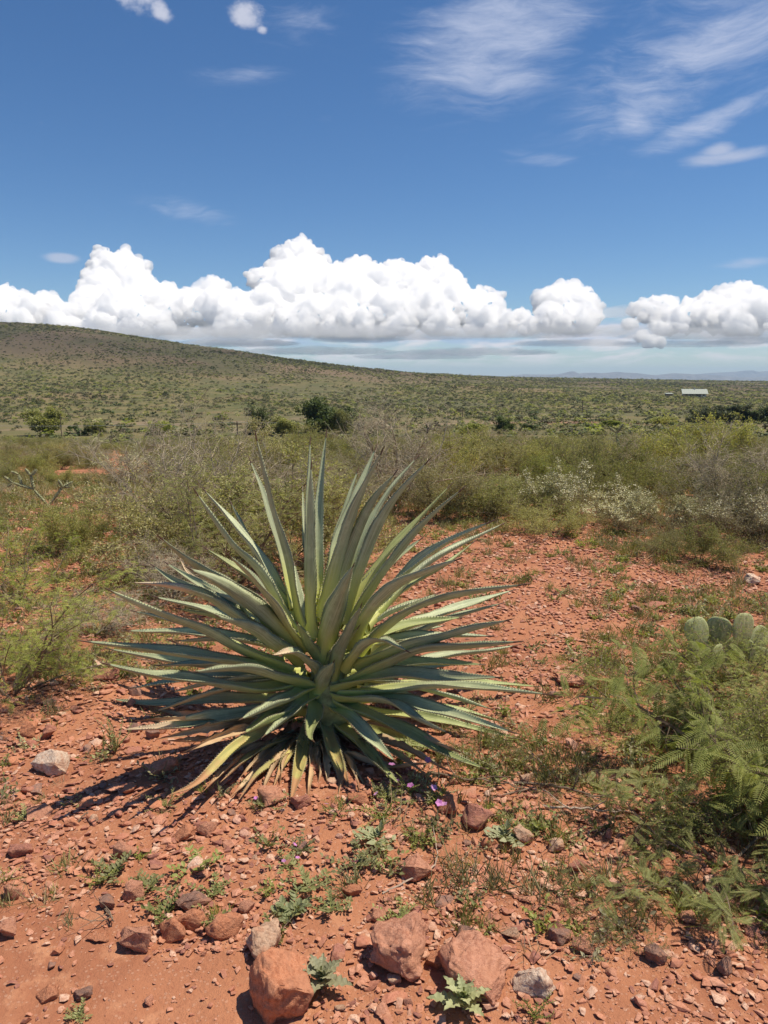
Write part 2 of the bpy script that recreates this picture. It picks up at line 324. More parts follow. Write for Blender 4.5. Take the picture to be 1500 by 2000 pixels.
# agave leaves
def agavemat(name, c_mid, c_mid2, c_base, c_tip, base_to=0.22, tip_from=0.93, rough=0.5, blotch=0.0):
    m, t = mat(name)
    uv = t.N('ShaderNodeUVMap').outputs[0]; s = t.N('ShaderNodeSeparateXYZ', inp={0: uv}); U, V = s.outputs[0], s.outputs[1]
    obj = t.N('ShaderNodeTexCoord').outputs['Object']; oi = t.N('ShaderNodeObjectInfo').outputs['Random']
    uvr = t.N('ShaderNodeVectorMath', operation='ADD', inp={0: uv, 1: t.N('ShaderNodeCombineXYZ', inp={0: t.math('MULTIPLY', oi, 50), 1: t.math('MULTIPLY', oi, 31), 2: 0.0}).outputs[0]}).outputs[0]
    st = t.noise(t.map(uvr, scale=(26, 2.2, 1)), 1.0, 5, 0.65)
    bl = t.noise(obj, 16, 4, 0.6); sp_ = t.noise(obj, 110, 3, 0.6)
    c = t.mix(t.mr(st, 0.38, 0.62), tuple(x*.86 for x in c_mid), tuple(x*1.02 for x in c_mid2))
    imp = t.noise(t.map(uvr, scale=(5, 3.2, 1)), 1.0, 3, 0.5, 1.2)
    c = t.mix(t.math('MULTIPLY', t.mr(t.math('ABSOLUTE', t.math('SUBTRACT', imp, 0.5)), 0.0, 0.022, 1, 0), 0.35), c, tuple(x*1.45 for x in c_mid2))
    sc_ = t.noise(t.map(uvr, loc=(9, 2, 0), scale=(30, 9, 1)), 1.0, 3, 0.7)
    c = t.mix(t.math('MULTIPLY', t.mr(sc_, 0.68, 0.74), 0.6), c, (0.30, 0.21, 0.13))
    c = t.mix(t.math('MULTIPLY', t.mr(bl, 0.45, 0.72), 0.4), c, tuple(min(1, x*1.3) for x in c_mid2))
    yb = t.mr(t.math('ADD', V, t.math('MULTIPLY', t.math('SUBTRACT', st, 0.5), 0.25)), base_to*0.3, base_to*1.5, 1, 0)
    c = t.mix(yb, c, c_base)
    if blotch: c = t.mix(t.math('MULTIPLY', t.mr(t.math('ADD', bl, t.math('MULTIPLY', st, .4)), 0.62, 0.85), blotch), c, (0.30, 0.17, 0.085))
    tp = t.mr(t.math('ADD', V, t.math('MULTIPLY', t.math('SUBTRACT', bl, 0.5), 0.12)), tip_from-0.03, tip_from+0.05)
    c = t.mix(tp, c, c_tip)
    c = t.mix(t.math('MULTIPLY', t.mr(sp_, 0.66, 0.74), 0.5), c, (0.33, 0.25, 0.16))
    c = t.mix(t.math('MULTIPLY', t.mr(t.math('ABSOLUTE', t.math('SUBTRACT', U, 0.5)), 0.455, 0.495), 0.55), c, (0.42, 0.43, 0.29))
    vv = t.mr(t.math('FRACT', t.math('MULTIPLY', oi, 5.7)), 0, 1, 0.86, 1.14, False)
    c = t.N('ShaderNodeHueSaturation', inp={'Value': vv, 'Color': c}).outputs[0]
    b = t.N('ShaderNodeBsdfPrincipled', inp={'Base Color': c, 'Roughness': rough, 'Specular IOR Level': 0.35, 'Normal': bump(t, t.math('ADD', st, t.math('MULTIPLY', sp_, 0.4)), 0.35, 0.003)})
    return finish(m, t, b.outputs[0])
GA, GB, YB = (0.285, 0.322, 0.185), (0.41, 0.445, 0.275), (0.52, 0.54, 0.16)
BR = (0.20, 0.115, 0.06)
AG = {'g': agavemat('agave_green', GA, GB, YB, (0.30, 0.27, 0.15), 0.30, 1.0),
      'y': agavemat('agave_yellow_green', (0.28, 0.32, 0.12), (0.36, 0.39, 0.17), (0.50, 0.50, 0.16), (0.38, 0.30, 0.14), 0.3, 0.98),
      'f': agavemat('agave_fading', (0.33, 0.34, 0.13), (0.50, 0.42, 0.14), (0.24, 0.28, 0.14), (0.40, 0.22, 0.11), 0.2, 0.70, 0.6, 0.55),
      't': agavemat('agave_dry_tip', GA, GB, YB, (0.56, 0.44, 0.30), 0.18, 0.72, 0.6),
      'd': agavemat('agave_dead_straw', (0.42, 0.27, 0.15), (0.56, 0.41, 0.24), (0.30, 0.17, 0.10), (0.33, 0.17, 0.09), 0.2, 0.85, 0.8, 0.5)}
m_tooth = simple('agave_tooth', (0.31, 0.27, 0.17), 0.6, 0.2, 90)
m_spine = simple('agave_spine', (0.12, 0.07, 0.045), 0.5, 0.2, 90)

L_mesq = leafmat('mesquite_leaflets', (0.29, 0.34, 0.070), (0.43, 0.46, 0.125), 0.42)
L_olive = leafmat('olive_leaves', (0.32, 0.31, 0.095), (0.47, 0.45, 0.175), 0.4)
L_green = leafmat('green_leaves', (0.25, 0.265, 0.065), (0.37, 0.38, 0.11), 0.4)
L_grey = leafmat('grey_green_leaves', (0.35, 0.335, 0.155), (0.50, 0.475, 0.26), 0.35)
L_dark = leafmat('dark_green_leaves', (0.070, 0.095, 0.028), (0.13, 0.155, 0.050), 0.25, scale=1.0)
L_far = leafmat('far_shrub_leaves', (0.105, 0.115, 0.038), (0.175, 0.170, 0.068), 0.15, scale=0.3, hue=0.5)
L_weed = leafmat('weed_leaves', (0.21, 0.225, 0.070), (0.33, 0.335, 0.125), 0.3, scale=20)
L_pale = leafmat('pale_weed_leaves', (0.31, 0.33, 0.17), (0.42, 0.43, 0.24), 0.3, scale=20)
L_grass = leafmat('grass_blades', (0.20, 0.21, 0.07), (0.36, 0.31, 0.14), 0.3, scale=8)
L_straw = leafmat('dry_straw', (0.36, 0.25, 0.13), (0.5, 0.38, 0.21), 0.2, scale=8)
L_flow = leafmat('cream_flowers', (0.72, 0.70, 0.38), (0.85, 0.83, 0.55), 0.2, scale=12)
L_purp = leafmat('magenta_petals', (0.55, 0.20, 0.50), (0.66, 0.32, 0.62), 0.3, scale=12, hue=0)
L_yel = leafmat('yellow_petals', (0.80, 0.55, 0.02), (0.85, 0.65, 0.05), 0.2, scale=12, hue=0)
B_brown = simple('brown_bark', (0.20, 0.145, 0.10), 0.9, 0.4, 25)
B_dark = simple('dark_bark', (0.075, 0.055, 0.045), 0.9, 0.4, 25)
B_grey = simple('grey_dead_wood', (0.38, 0.32, 0.225), 0.9, 0.35, 25)
B_pale = simple('pale_dead_twig', (0.42, 0.33, 0.25), 0.9, 0.3, 25)

# ------------------------------------------------------------------ the ground sheet
def rows():
    y = list(np.arange(-2.5, 1.4, 0.10)); y += list(np.arange(1.4, 5.6, 0.021)); yy = y[-1]; st = 0.021
    while yy < 13000: st = max(st*1.04, 0.021); st = min(st, yy*0.03); yy += st; y.append(yy)
    return np.array(y)
ys = rows()
kk = np.linspace(-1, 1, 561); kk = 0.27*kk + 1.15*np.sign(kk)*np.abs(kk)**3.2
Yg, Kg = np.meshgrid(ys, kk, indexing='ij')
Xg = Kg*(Yg + 4.2); Zg = zg(Xg, Yg)
V = np.stack([Xg, Yg, Zg], -1).reshape(-1, 3); nr, nc = Xg.shape
ii = (np.arange(nr-1)[:, None]*nc + np.arange(nc-1)[None]).ravel()
Fq = np.stack([ii, ii+1, ii+nc+1, ii+nc], 1)
g = link('ground', npmesh('ground', [(V, Fq, 0)], [m_ground], True)); tag(g, kind='structure')

# distant mountains
m_mtn = simple('far_mountain_rock', (0.16, 0.13, 0.11), 0.95, 0.35, 0.004)
def mountains(name, Y0, prof, depth, seed):
    us = np.array([p[0] for p in prof]); vs = np.array([p[1] for p in prof])
    uu = np.linspace(us[0], us[-1], 420); top = np.interp(uu, us, vs)
    top = top - 1.1*np.abs(fbm(uu/18+seed, 0*uu+seed, 0, 4))*np.clip((745-top)/10, 0, 1)
    n = 24; rowsV = []
    for j in range(n):
        s = j/(n-1); Y = Y0 - depth*(1-s) if s <= 1 else Y0
        x = (uu-750)/1523*Y0
        zt = v2z(top, Y0); base = v2z(751.0, Y0)
        prof_ = np.sin(s*math.pi/2)**1.3
        z = base + (zt-base)*prof_ + (zt-base)*0.22*fbm(uu/9+seed, 0*uu+s*5, 0, 4)*math.sin(math.pi*s)
        rowsV.append(np.stack([x, 0*x+Y, z], -1))
    for j in (1, 2): rowsV.append(rowsV[n-1]*1.0 + np.array([0, 700*j, 0]) - np.stack([0*uu, 0*uu, (rowsV[n-1][:, 2]-v2z(752., Y0))*j/2], -1))
    Vm = np.concatenate(rowsV); nn = len(rowsV); c_ = len(uu)
    ii = (np.arange(nn-1)[:, None]*c_ + np.arange(c_-1)[None]).ravel()
    o = link(name, npmesh(name, [(Vm, np.stack([ii, ii+1, ii+c_+1, ii+c_], 1), 0)], [m_mtn], True)); tag(o, 'hazy blue mountain range along the horizon', None, None, 'structure')
    return o
mountains('mountains', 12500, [(780, 744), (850, 738), (890, 732), (935, 733), (985, 735), (1022, 731), (1045, 732), (1090, 731), (1108, 727), (1113, 725.5), (1123, 730), (1150, 728), (1175, 729), (1200, 726.5), (1227, 728), (1255, 731), (1280, 733), (1313, 729), (1350, 731), (1377, 732), (1420, 736), (1470, 737), (1540, 735), (1650, 738), (1800, 744)], 1500, 3)
mountains('mountains', 15500, [(1300, 742), (1340, 733), (1380, 729), (1433, 726), (1460, 723.5), (1477, 726), (1500, 725), (1560, 727), (1650, 726), (1750, 733), (1900, 742)], 1500, 8)

# haze
hz = bmesh.new(); bmesh.ops.create_cube(hz, size=1.0); hme = bpy.data.meshes.new('haze'); hz.to_mesh(hme); hz.free()
m, t = mat('haze_air'); pvn = t.N('ShaderNodeVolumePrincipled'); pvn.inputs['Color'].default_value = (0.55, 0.76, 1.0, 1); pvn.inputs['Density'].default_value = 0.00008
t.N('ShaderNodeOutputMaterial', inp={1: pvn.outputs[0]}); hme.materials.append(m)
ho = link('haze', hme, None, (0, 8200, 15)); ho.scale = (32000, 18000, 330); tag(ho, kind='stuff')

# ------------------------------------------------------------------ cumulus clouds: real solids 24 km away
m_cloud, t = mat('cloud_droplets')
cv = t.N('ShaderNodeVolumeScatter', inp={'Color': (0.996, 0.984, 0.966, 1), 'Density': 0.010, 'Anisotropy': 0.0})
t.N('ShaderNodeOutputMaterial', inp={1: cv.outputs[0]})
CY = 24000.0
_b = bmesh.new(); bmesh.ops.create_icosphere(_b, subdivisions=3, radius=1.0)
ICO = (np.array([v.co[:] for v in _b.verts]), np.array([[v.index for v in f.verts] for f in _b.faces])); _b.free()
import time as _tm
_T0 = _tm.time()
def lap(x): print('LAP', x, round(_tm.time()-_T0, 1))
def cloud(blobs, label, seed, vox=34.0, flat=None, amp=1.0):
    r_ = random.Random(seed); s = mpp(CY); parts = []
    def add(u, v, r, dy=0):
        parts.append((ICO[0]*np.array([r*s, r*s, r*s*0.92]) + at_depth(u, v, CY+dy-30.0*(v-560)), ICO[1], 0))
    for (u, v, r) in blobs:
        add(u, v, r)
        n = int(10 + r*0.35)
        for i in range(n):
            a = r_.uniform(-0.6, math.pi+0.6); q = r_.uniform(0.55, 1.0)*r; r2 = r*r_.uniform(0.22, 0.48)
            e = r_.uniform(-1, 1); ce = math.sqrt(1-e*e*0.8)
            add(u+q*math.cos(a)*ce, v-q*math.sin(a)*ce*0.95, r2, e*r*s*0.9)
            if r2 > 7:
                for _ in range(4):
                    a3 = r_.uniform(0, 6.28); add(u+q*math.cos(a)*ce+r2*.85*math.cos(a3), v-q*math.sin(a)*ce*.95-r2*.85*math.sin(a3), r2*r_.uniform(.3, .5), e*r*s*0.9-r2*s*r_.uniform(0, .8))
    if flat:
        zf = v2z(flat, CY)
        for p_ in parts: z = p_[0][:, 2]; p_[0][:, 2] = np.where(z < zf, zf-(zf-z)*0.12, z)
    me = npmesh('cloud', parts, [])
    tmpo = bpy.data.objects.new('tmp', me); C.objects.link(tmpo)
    md = tmpo.modifiers.new('r', 'REMESH'); md.mode = 'VOXEL'; md.voxel_size = vox; md.use_smooth_shade = True
    dg = bpy.context.evaluated_depsgraph_get(); me2 = bpy.data.meshes.new_from_object(tmpo.evaluated_get(dg)); bpy.data.objects.remove(tmpo)
    n = len(me2.vertices); V = np.empty(n*3, np.float32); me2.vertices.foreach_get('co', V); V = V.reshape(-1, 3).astype(float)
    Nn = np.empty(n*3, np.float32); me2.vertices.foreach_get('normal', Nn); Nn = Nn.reshape(-1, 3).astype(float)
    wx = 150*pn(V[:, 0]/420, V[:, 1]/420, V[:, 2]/420)
    d = 0
    for sc_, a_ in ((620, 250), (300, 140), (150, 80), (75, 40)):
        d = d + a_*(0.38-2.0*np.abs(pn((V[:, 0]+wx)/sc_+seed, V[:, 1]/sc_, (V[:, 2]-wx)/sc_)))
    V = V + Nn*(d*amp)[:, None]
    me2.vertices.foreach_set('co', V.astype(np.float32).ravel()); me2.update()
    me2.polygons.foreach_set('use_smooth', np.full(len(me2.polygons), True)); me2.materials.clear(); me2.materials.append(m_cloud)
    o = link('cloud', me2); tag(o, label, None, None, 'structure'); return o
cloud([(225, 540, 42), (205, 520, 30), (255, 535, 32), (200, 570, 40), (265, 580, 45), (300, 590, 40), (175, 600, 38), (235, 615, 45), (130, 622, 30), (345, 608, 38), (380, 600, 32), (410, 578, 30), (425, 610, 40), (465, 605, 35), (460, 625, 30), (500, 628, 26), (90, 600, 26), (60, 612, 28), (15, 600, 34), (-20, 610, 40), (40, 640, 30), (120, 645, 30), (200, 645, 35), (300, 640, 30), (-70, 600, 45)], 'towering left cumulus cloud above the hill', 1, flat=655)
cloud([(585, 505, 34), (560, 515, 28), (545, 545, 32), (605, 540, 42), (510, 550, 22), (570, 580, 50), (640, 570, 45), (695, 545, 34), (698, 520, 17), (712, 512, 9), (690, 590, 50), (530, 600, 40), (620, 620, 42), (745, 560, 40), (770, 540, 28), (800, 560, 42), (850, 535, 32), (852, 520, 16), (870, 560, 36), (880, 590, 40), (830, 600, 45), (760, 610, 45), (920, 605, 34), (955, 600, 26), (940, 630, 28), (700, 635, 30), (990, 630, 20), (1015, 625, 17), (1030, 640, 15), (860, 635, 28), (780, 640, 25), (565, 635, 30)], 'largest cumulus cloud towering over the middle of the horizon', 2, flat=655)
cloud([(1105, 583, 30), (1080, 595, 30), (1130, 600, 32), (1055, 585, 14), (1120, 572, 17), (1075, 625, 30), (1120, 630, 30), (1150, 620, 22), (1095, 640, 20), (1160, 600, 12)], 'round cumulus cloud standing apart right of centre', 3, flat=652)
cloud([(1300, 600, 24), (1270, 610, 20), (1240, 600, 12), (1310, 625, 26), (1350, 620, 28), (1385, 600, 26), (1430, 585, 28), (1455, 590, 30), (1410, 620, 32), (1470, 620, 36), (1500, 600, 30), (1550, 600, 40), (1590, 620, 40), (1290, 635, 16), (1440, 638, 25)], 'wide cumulus cloud at the right edge', 4, flat=655)
cloud([(1228, 632, 10), (1238, 630, 9), (1255, 657, 9), (1268, 668, 12), (1285, 668, 10), (1245, 662, 6)], 'small ragged cloudlet low over the right horizon', 5, vox=40, amp=0.5)
lap('clouds')

# broken clouds added out of view above the hill, placed to shade the slope
for (hx, hy, rx, ry, sd_) in ((-330, 640, 250, 120, 1), (-60, 720, 120, 60, 2), (330, 900, 260, 130, 3)):
    bm = bmesh.new(); bmesh.ops.create_icosphere(bm, subdivisions=5, radius=1.0); V_ = np.array([q_.co[:] for q_ in bm.verts]); lp_ = 1 + .8*fbm(V_[:, 0]*2.2+sd_*7, V_[:, 1]*2.2, V_[:, 2]*2, 4)
    for q_, l_ in zip(bm.verts, lp_): q_.co = (q_.co.x*rx*max(l_, .2), q_.co.y*ry*max(l_, .2), q_.co.z*70*max(l_, .2))
    me = bpy.data.meshes.new('cloud'); bm.to_mesh(me); bm.free(); m, t = mat('shade_cloud'); vs = t.N('ShaderNodeVolumeScatter', inp={'Color': (1, 1, 1, 1), 'Density': .0035, 'Anisotropy': 0.6}); t.N('ShaderNodeOutputMaterial', inp={1: vs.outputs[0]}); me.materials.append(m)
    p_ = Vector((hx, hy, 25)) + sdir*(1500/sdir.z); o = link('cloud', me, None, p_); tag(o, 'added cloud out of view that shades the hill', None, None, 'structure')
# thin flat layers hanging below and between the cumulus
def layer(u, v, wpx, hpx, dens, label, col=(1, .985, .97), seed=0, dy=0):
    bm = bmesh.new(); bmesh.ops.create_icosphere(bm, subdivisions=5, radius=1.0); s = mpp(CY)
    V_ = np.array([q_.co[:] for q_ in bm.verts]); lump = 1 + .9*fbm(V_[:, 0]*wpx/26+seed, V_[:, 1]*3, V_[:, 2]*1.5+seed, 4)
    for q_, l_ in zip(bm.verts, lump): q_.co = (q_.co.x*wpx*s*(.9+.1*l_), q_.co.y*1500, q_.co.z*hpx*s*max(l_, .12)*(1 if q_.co.z > 0 else .45))
    me = bpy.data.meshes.new('cloud_layer'); bm.to_mesh(me); bm.free()
    m, t = mat('thin_cloud'); vs = t.N('ShaderNodeVolumeScatter', inp={'Color': (*col, 1), 'Density': dens, 'Anisotropy': 0.0}); t.N('ShaderNodeOutputMaterial', inp={1: vs.outputs[0]}); me.materials.append(m)
    o = link('cloud_layer', me, None, tuple(at_depth(u, v, CY-3500+dy))); tag(o, label, None, None, 'structure')
for i, (u, v, w_, h_, dn) in enumerate([(120, 652, 150, 13, .00060), (330, 655, 190, 14, .00055), (560, 652, 190, 16, .00050), (800, 655, 210, 14, .00050), (1040, 652, 170, 13, .00050), (1380, 655, 180, 13, .00050), (1210, 612, 70, 10, .0004), (1215, 645, 80, 9, .00035),
     (620, 688, 150, 9, .00045), (820, 698, 120, 8, .00040), (470, 672, 110, 9, .0006), (930, 690, 150, 9, .00045), (1120, 672, 120, 8, .00045), (1330, 674, 150, 8, .00035), (700, 664, 90, 8, .0006), (1460, 668, 90, 8, .0004)]):
    layer(u, v, w_, h_, dn, 'thin flat cloud layer low over the horizon', seed=i*3.1, dy=i*190)

# ------------------------------------------------------------------ stamping helpers for plants
def frames(D, up=None, roll=None):
    """rows of unit frames (x = side, y = along D, z = normal)"""
    D = np.asarray(D, float); D = D/np.maximum(np.linalg.norm(D, axis=1), 1e-9)[:, None]
    U = np.tile(np.array([0, 0, 1.0]), (len(D), 1)) if up is None else np.asarray(up, float)
    X = np.cross(D, U); bad = np.linalg.norm(X, axis=1) < 1e-4; X[bad] = (1, 0, 0); X /= np.linalg.norm(X, axis=1)[:, None]
    Z = np.cross(X, D)
    if roll is not None:
        c, s_ = np.cos(roll)[:, None], np.sin(roll)[:, None]; X, Z = X*c + Z*s_, Z*c - X*s_
    return np.stack([X, D, Z], 1)
def stamp(TV_, TF, O, Fr, sc):
    O = np.asarray(O, float); n = len(O); sc = np.asarray(sc, float).reshape(-1, 1, 1) if np.ndim(sc) == 1 else (np.asarray(sc, float)[:, None, :] if np.ndim(sc) == 2 else sc)
    V = np.einsum('vk,nkj->nvj', TV_, Fr) if np.ndim(sc) != 3 or sc.shape[-1] == 1 else None
    if V is None: V = np.einsum('nvk,nkj->nvj', TV_[None]*sc, Fr)
    else: V = V*sc
    V = V + O[:, None, :]
    Fa = (TF[None] + (np.arange(n)*len(TV_))[:, None, None]).reshape(-1, TF.shape[1])
    return V.reshape(-1, 3), Fa
LEAF = (np.array([(0, 0, 0), (.5, .45, .06), (0, 1, 0), (-.5, .45, .06)], float), np.array([(0, 1, 2, 3)]))
BLADE = (np.array([(-.5, 0, 0), (.5, 0, 0), (.35, .5, .04), (-.35, .5, .04), (0, 1, .16)], float), np.array([(0, 1, 2), (0, 2, 3), (3, 2, 4)]))
OVAL = (np.array([(0, 0, 0), (.38, .25, .07), (.5, .55, .08), (.22, .9, .03), (0, 1, -.05), (-.22, .9, .03), (-.5, .55, .08), (-.38, .25, .07), (0, .5, 0)], float),
        np.array([(8, 0, 1), (8, 1, 2), (8, 2, 3), (8, 3, 4), (8, 4, 5), (8, 5, 6), (8, 6, 7), (8, 7, 0)]))
def frond(n=13, L=1.0, wl=0.30, bend=0.25):
    """pinnate leaf: rachis along +Y with n pairs of leaflets, unit length"""
    O, D, sc = [], [], []
    for i in range(n):
        s = (i+1)/(n+0.5); z = -bend*s*s
        ln = wl*(math.sin(math.pi*min(1, s*0.86+0.16))**0.6)
        for sd in (-1, 1):
            O.append((0, s, z)); D.append((sd*0.86, 0.50, -0.14)); sc.append((0.052, ln, ln))
    Vl, Fl = stamp(LEAF[0], LEAF[1], O, frames(D), np.array(sc))
    Vr = []; 
    for i in range(5):
        s = i/4; Vr += [(-.007, s, -bend*s*s), (.007, s, -bend*s*s)]
    Fr = np.array([(2*i, 2*i+1, 2*i+3, 2*i+2) for i in range(4)])
    return np.concatenate([Vl, np.array(Vr)]), np.concatenate([Fl, Fr+len(Vl)])
FROND = frond(15, 1, .24, .3); FROND2 = frond(7, 1, 0.34, 0.35)
def tubes(segs, sides=3):
    """segs: (A, B, ra, rb) -> open tapered prisms"""
    if not len(segs): return np.zeros((0, 3)), np.zeros((0, 4), int)
    A = np.array([s[0] for s in segs], float); B = np.array([s[1] for s in segs], float)
    ra = np.array([s[2] for s in segs]); rb = np.array([s[3] for s in segs])
    Fr = frames(B-A + 1e-9, np.tile(np.array([0.31, 0.17, 0.93]), (len(A), 1)))
    an = np.arange(sides)*2*math.pi/sides; cs = np.stack([np.cos(an), np.sin(an)], 1)
    off = cs[None, :, 0:1]*Fr[:, 0][:, None, :] + cs[None, :, 1:2]*Fr[:, 2][:, None, :]
    V = np.concatenate([A[:, None] + off*ra[:, None, None], B[:, None] + off*rb[:, None, None]], 1)
    f = np.array([(i, (i+1) % sides, sides+(i+1) % sides, sides+i) for i in range(sides)])
    return V.reshape(-1, 3), (f[None] + (np.arange(len(A))*2*sides)[:, None, None]).reshape(-1, 4)
def twig(p, d, L, r, segs, q, n=5, wob=0.25, grav=0.0, rend=0.35):
    """wandering branch; returns the list of points with directions"""
    p = np.array(p, float); d = np.array(d, float); d /= np.linalg.norm(d); out = []
    for i in range(n):
        d = d + np.array([q.gauss(0, wob), q.gauss(0, wob), q.gauss(0, wob) - grav]); d /= np.linalg.norm(d)
        if p[2] < 0.02 and d[2] < 0: d[2] = abs(d[2])
        p2 = p + d*L/n; ra = r*(1-(1-rend)*i/n); rb = r*(1-(1-rend)*(i+1)/n)
        segs.append((p, p2, ra, rb)); out.append((p2, d.copy(), rb)); p = p2
    return out
def shrub_data(seed, H=1.0, Rd=0.6, stems=9, l2=5, l3=4, leaves_per=5, leaf=(0.010, 0.028), spread=0.9, up=0.9, wob=0.22, grav=0.0, r0=0.012, jitter=0.03, twig3=0.18):
    q = random.Random(seed); segs, LP, LD, tips = [], [], [], []
    for i in range(stems):
        a = 6.283*(i+q.random())/stems; e = q.uniform(0.25, 1.0)
        d = (math.cos(a)*spread*e, math.sin(a)*spread*e, up*q.uniform(0.6, 1.1))
        Ln = H*q.uniform(0.75, 1.1)*(1.0 + 0.25*e)
        pts = twig((math.cos(a)*0.05*Rd, math.sin(a)*0.05*Rd, 0), d, Ln, r0*q.uniform(.7, 1.1), segs, q, 6, wob*0.7, grav)
        for (p, dd, r) in pts[1:]:
            for _ in range(l2 if q.random() < .9 else 1):
                v = np.array([q.gauss(0, 1), q.gauss(0, 1), q.gauss(0.25, .6)]); d2 = dd*0.7 + v/np.linalg.norm(v)*0.9
                p2 = twig(p, d2, H*q.uniform(.16, .36), max(r*.5, .0022), segs, q, 3, wob, grav)
                for (p3, d3, r3) in p2:
                    tips.append((p3, d3))
                    for _ in range(l3):
                        v = np.array([q.gauss(0, 1), q.gauss(0, 1), q.gauss(0.1, .8)]); d4 = d3*0.6 + v/np.linalg.norm(v)*0.8; d4 /= np.linalg.norm(d4)
                        Lt = twig3*H*q.uniform(.4, 1.0)
                        segs.append((p3, p3+d4*Lt, max(r3*.4, .0015), .001))
                        for j in range(leaves_per):
                            LP.append(p3 + d4*Lt*(j+q.random())/leaves_per + np.array([q.gauss(0, jitter*.3) for _ in range(3)])); LD.append(d4*0.5 + np.array([q.gauss(0, .7), q.gauss(0, .7), q.gauss(.1, .7)]))
    return segs, np.array(LP) if LP else np.zeros((0, 3)), np.array(LD) if LD else np.zeros((0, 3)), tips
def shrub_meshes(name, seed, lm, bm_, frondy=False, flowers=None, leaf=(0.010, 0.024), keep=1.0, **kw):
    segs, LP, LD, tips = shrub_data(seed, **kw)
    Vb, Fb = tubes(segs)
    out = {'branches': npmesh(name+'_branches', [(Vb, Fb, 0)], [bm_])}
    r_ = np.random.default_rng(seed)
    if len(LP):
        m = (r_.random(len(LP)) < keep) & (LP[:, 2] > 0.01); LP, LD = LP[m], LD[m]; n = len(LP)
        if frondy:
            T = FROND if frondy == 1 else FROND2
            V_, F_ = stamp(T[0], T[1], LP, frames(LD*np.array([1, 1, .55]) + np.array([0, 0, -.12]), None, r_.normal(0, .35, n)), r_.uniform(leaf[0], leaf[1], n))
        else:
            L_ = r_.uniform(leaf[0], leaf[1], n)
            V_, F_ = stamp(LEAF[0], LEAF[1], LP, frames(LD, None, r_.uniform(0, 6.28, n)), np.stack([L_*.42, L_, L_], 1))
        out['foliage'] = npmesh(name+'_foliage', [(V_, F_, 0)], [lm])
    if flowers:
        tp = [t_ for t_ in tips if t_[0][2] > flowers[1]*kw.get('H', 1)]; O, D = [], []
        for p, d in tp:
            for _ in range(flowers[0]): O.append(p + r_.normal(0, .022, 3) + np.array([0, 0, .02])); D.append(r_.normal(0, 1, 3) + np.array([0, 0, .4]))
        if O:
            V_, F_ = stamp(LEAF[0], LEAF[1], O, frames(D), np.full((len(O), 3), 0.026)); out['flowers'] = npmesh(name+'_flowers', [(V_, F_, 0)], [flowers[2] if len(flowers) > 2 else L_flow])
    return out
def place(name, meshes, loc, s=1.0, rz=0.0, label=None, cat=None, group=None, squash=1.0):
    e = empty(name, loc, rz, label, cat, group); e.scale = (s, s, s*squash)
    for k_, me in meshes.items(): link(k_, me, e)
    return e
def on(u, v):
    x, y, z = G(u, v); return (x, y, z-0.01)

# ------------------------------------------------------------------ THE AGAVE
AX, AY = -0.245, 3.30
AZ0 = float(zg(AX, AY))
agave = empty('agave', (AX, AY, AZ0), 0, 'huge spiky blue-green agave rosette in the middle of the foreground', 'agave')
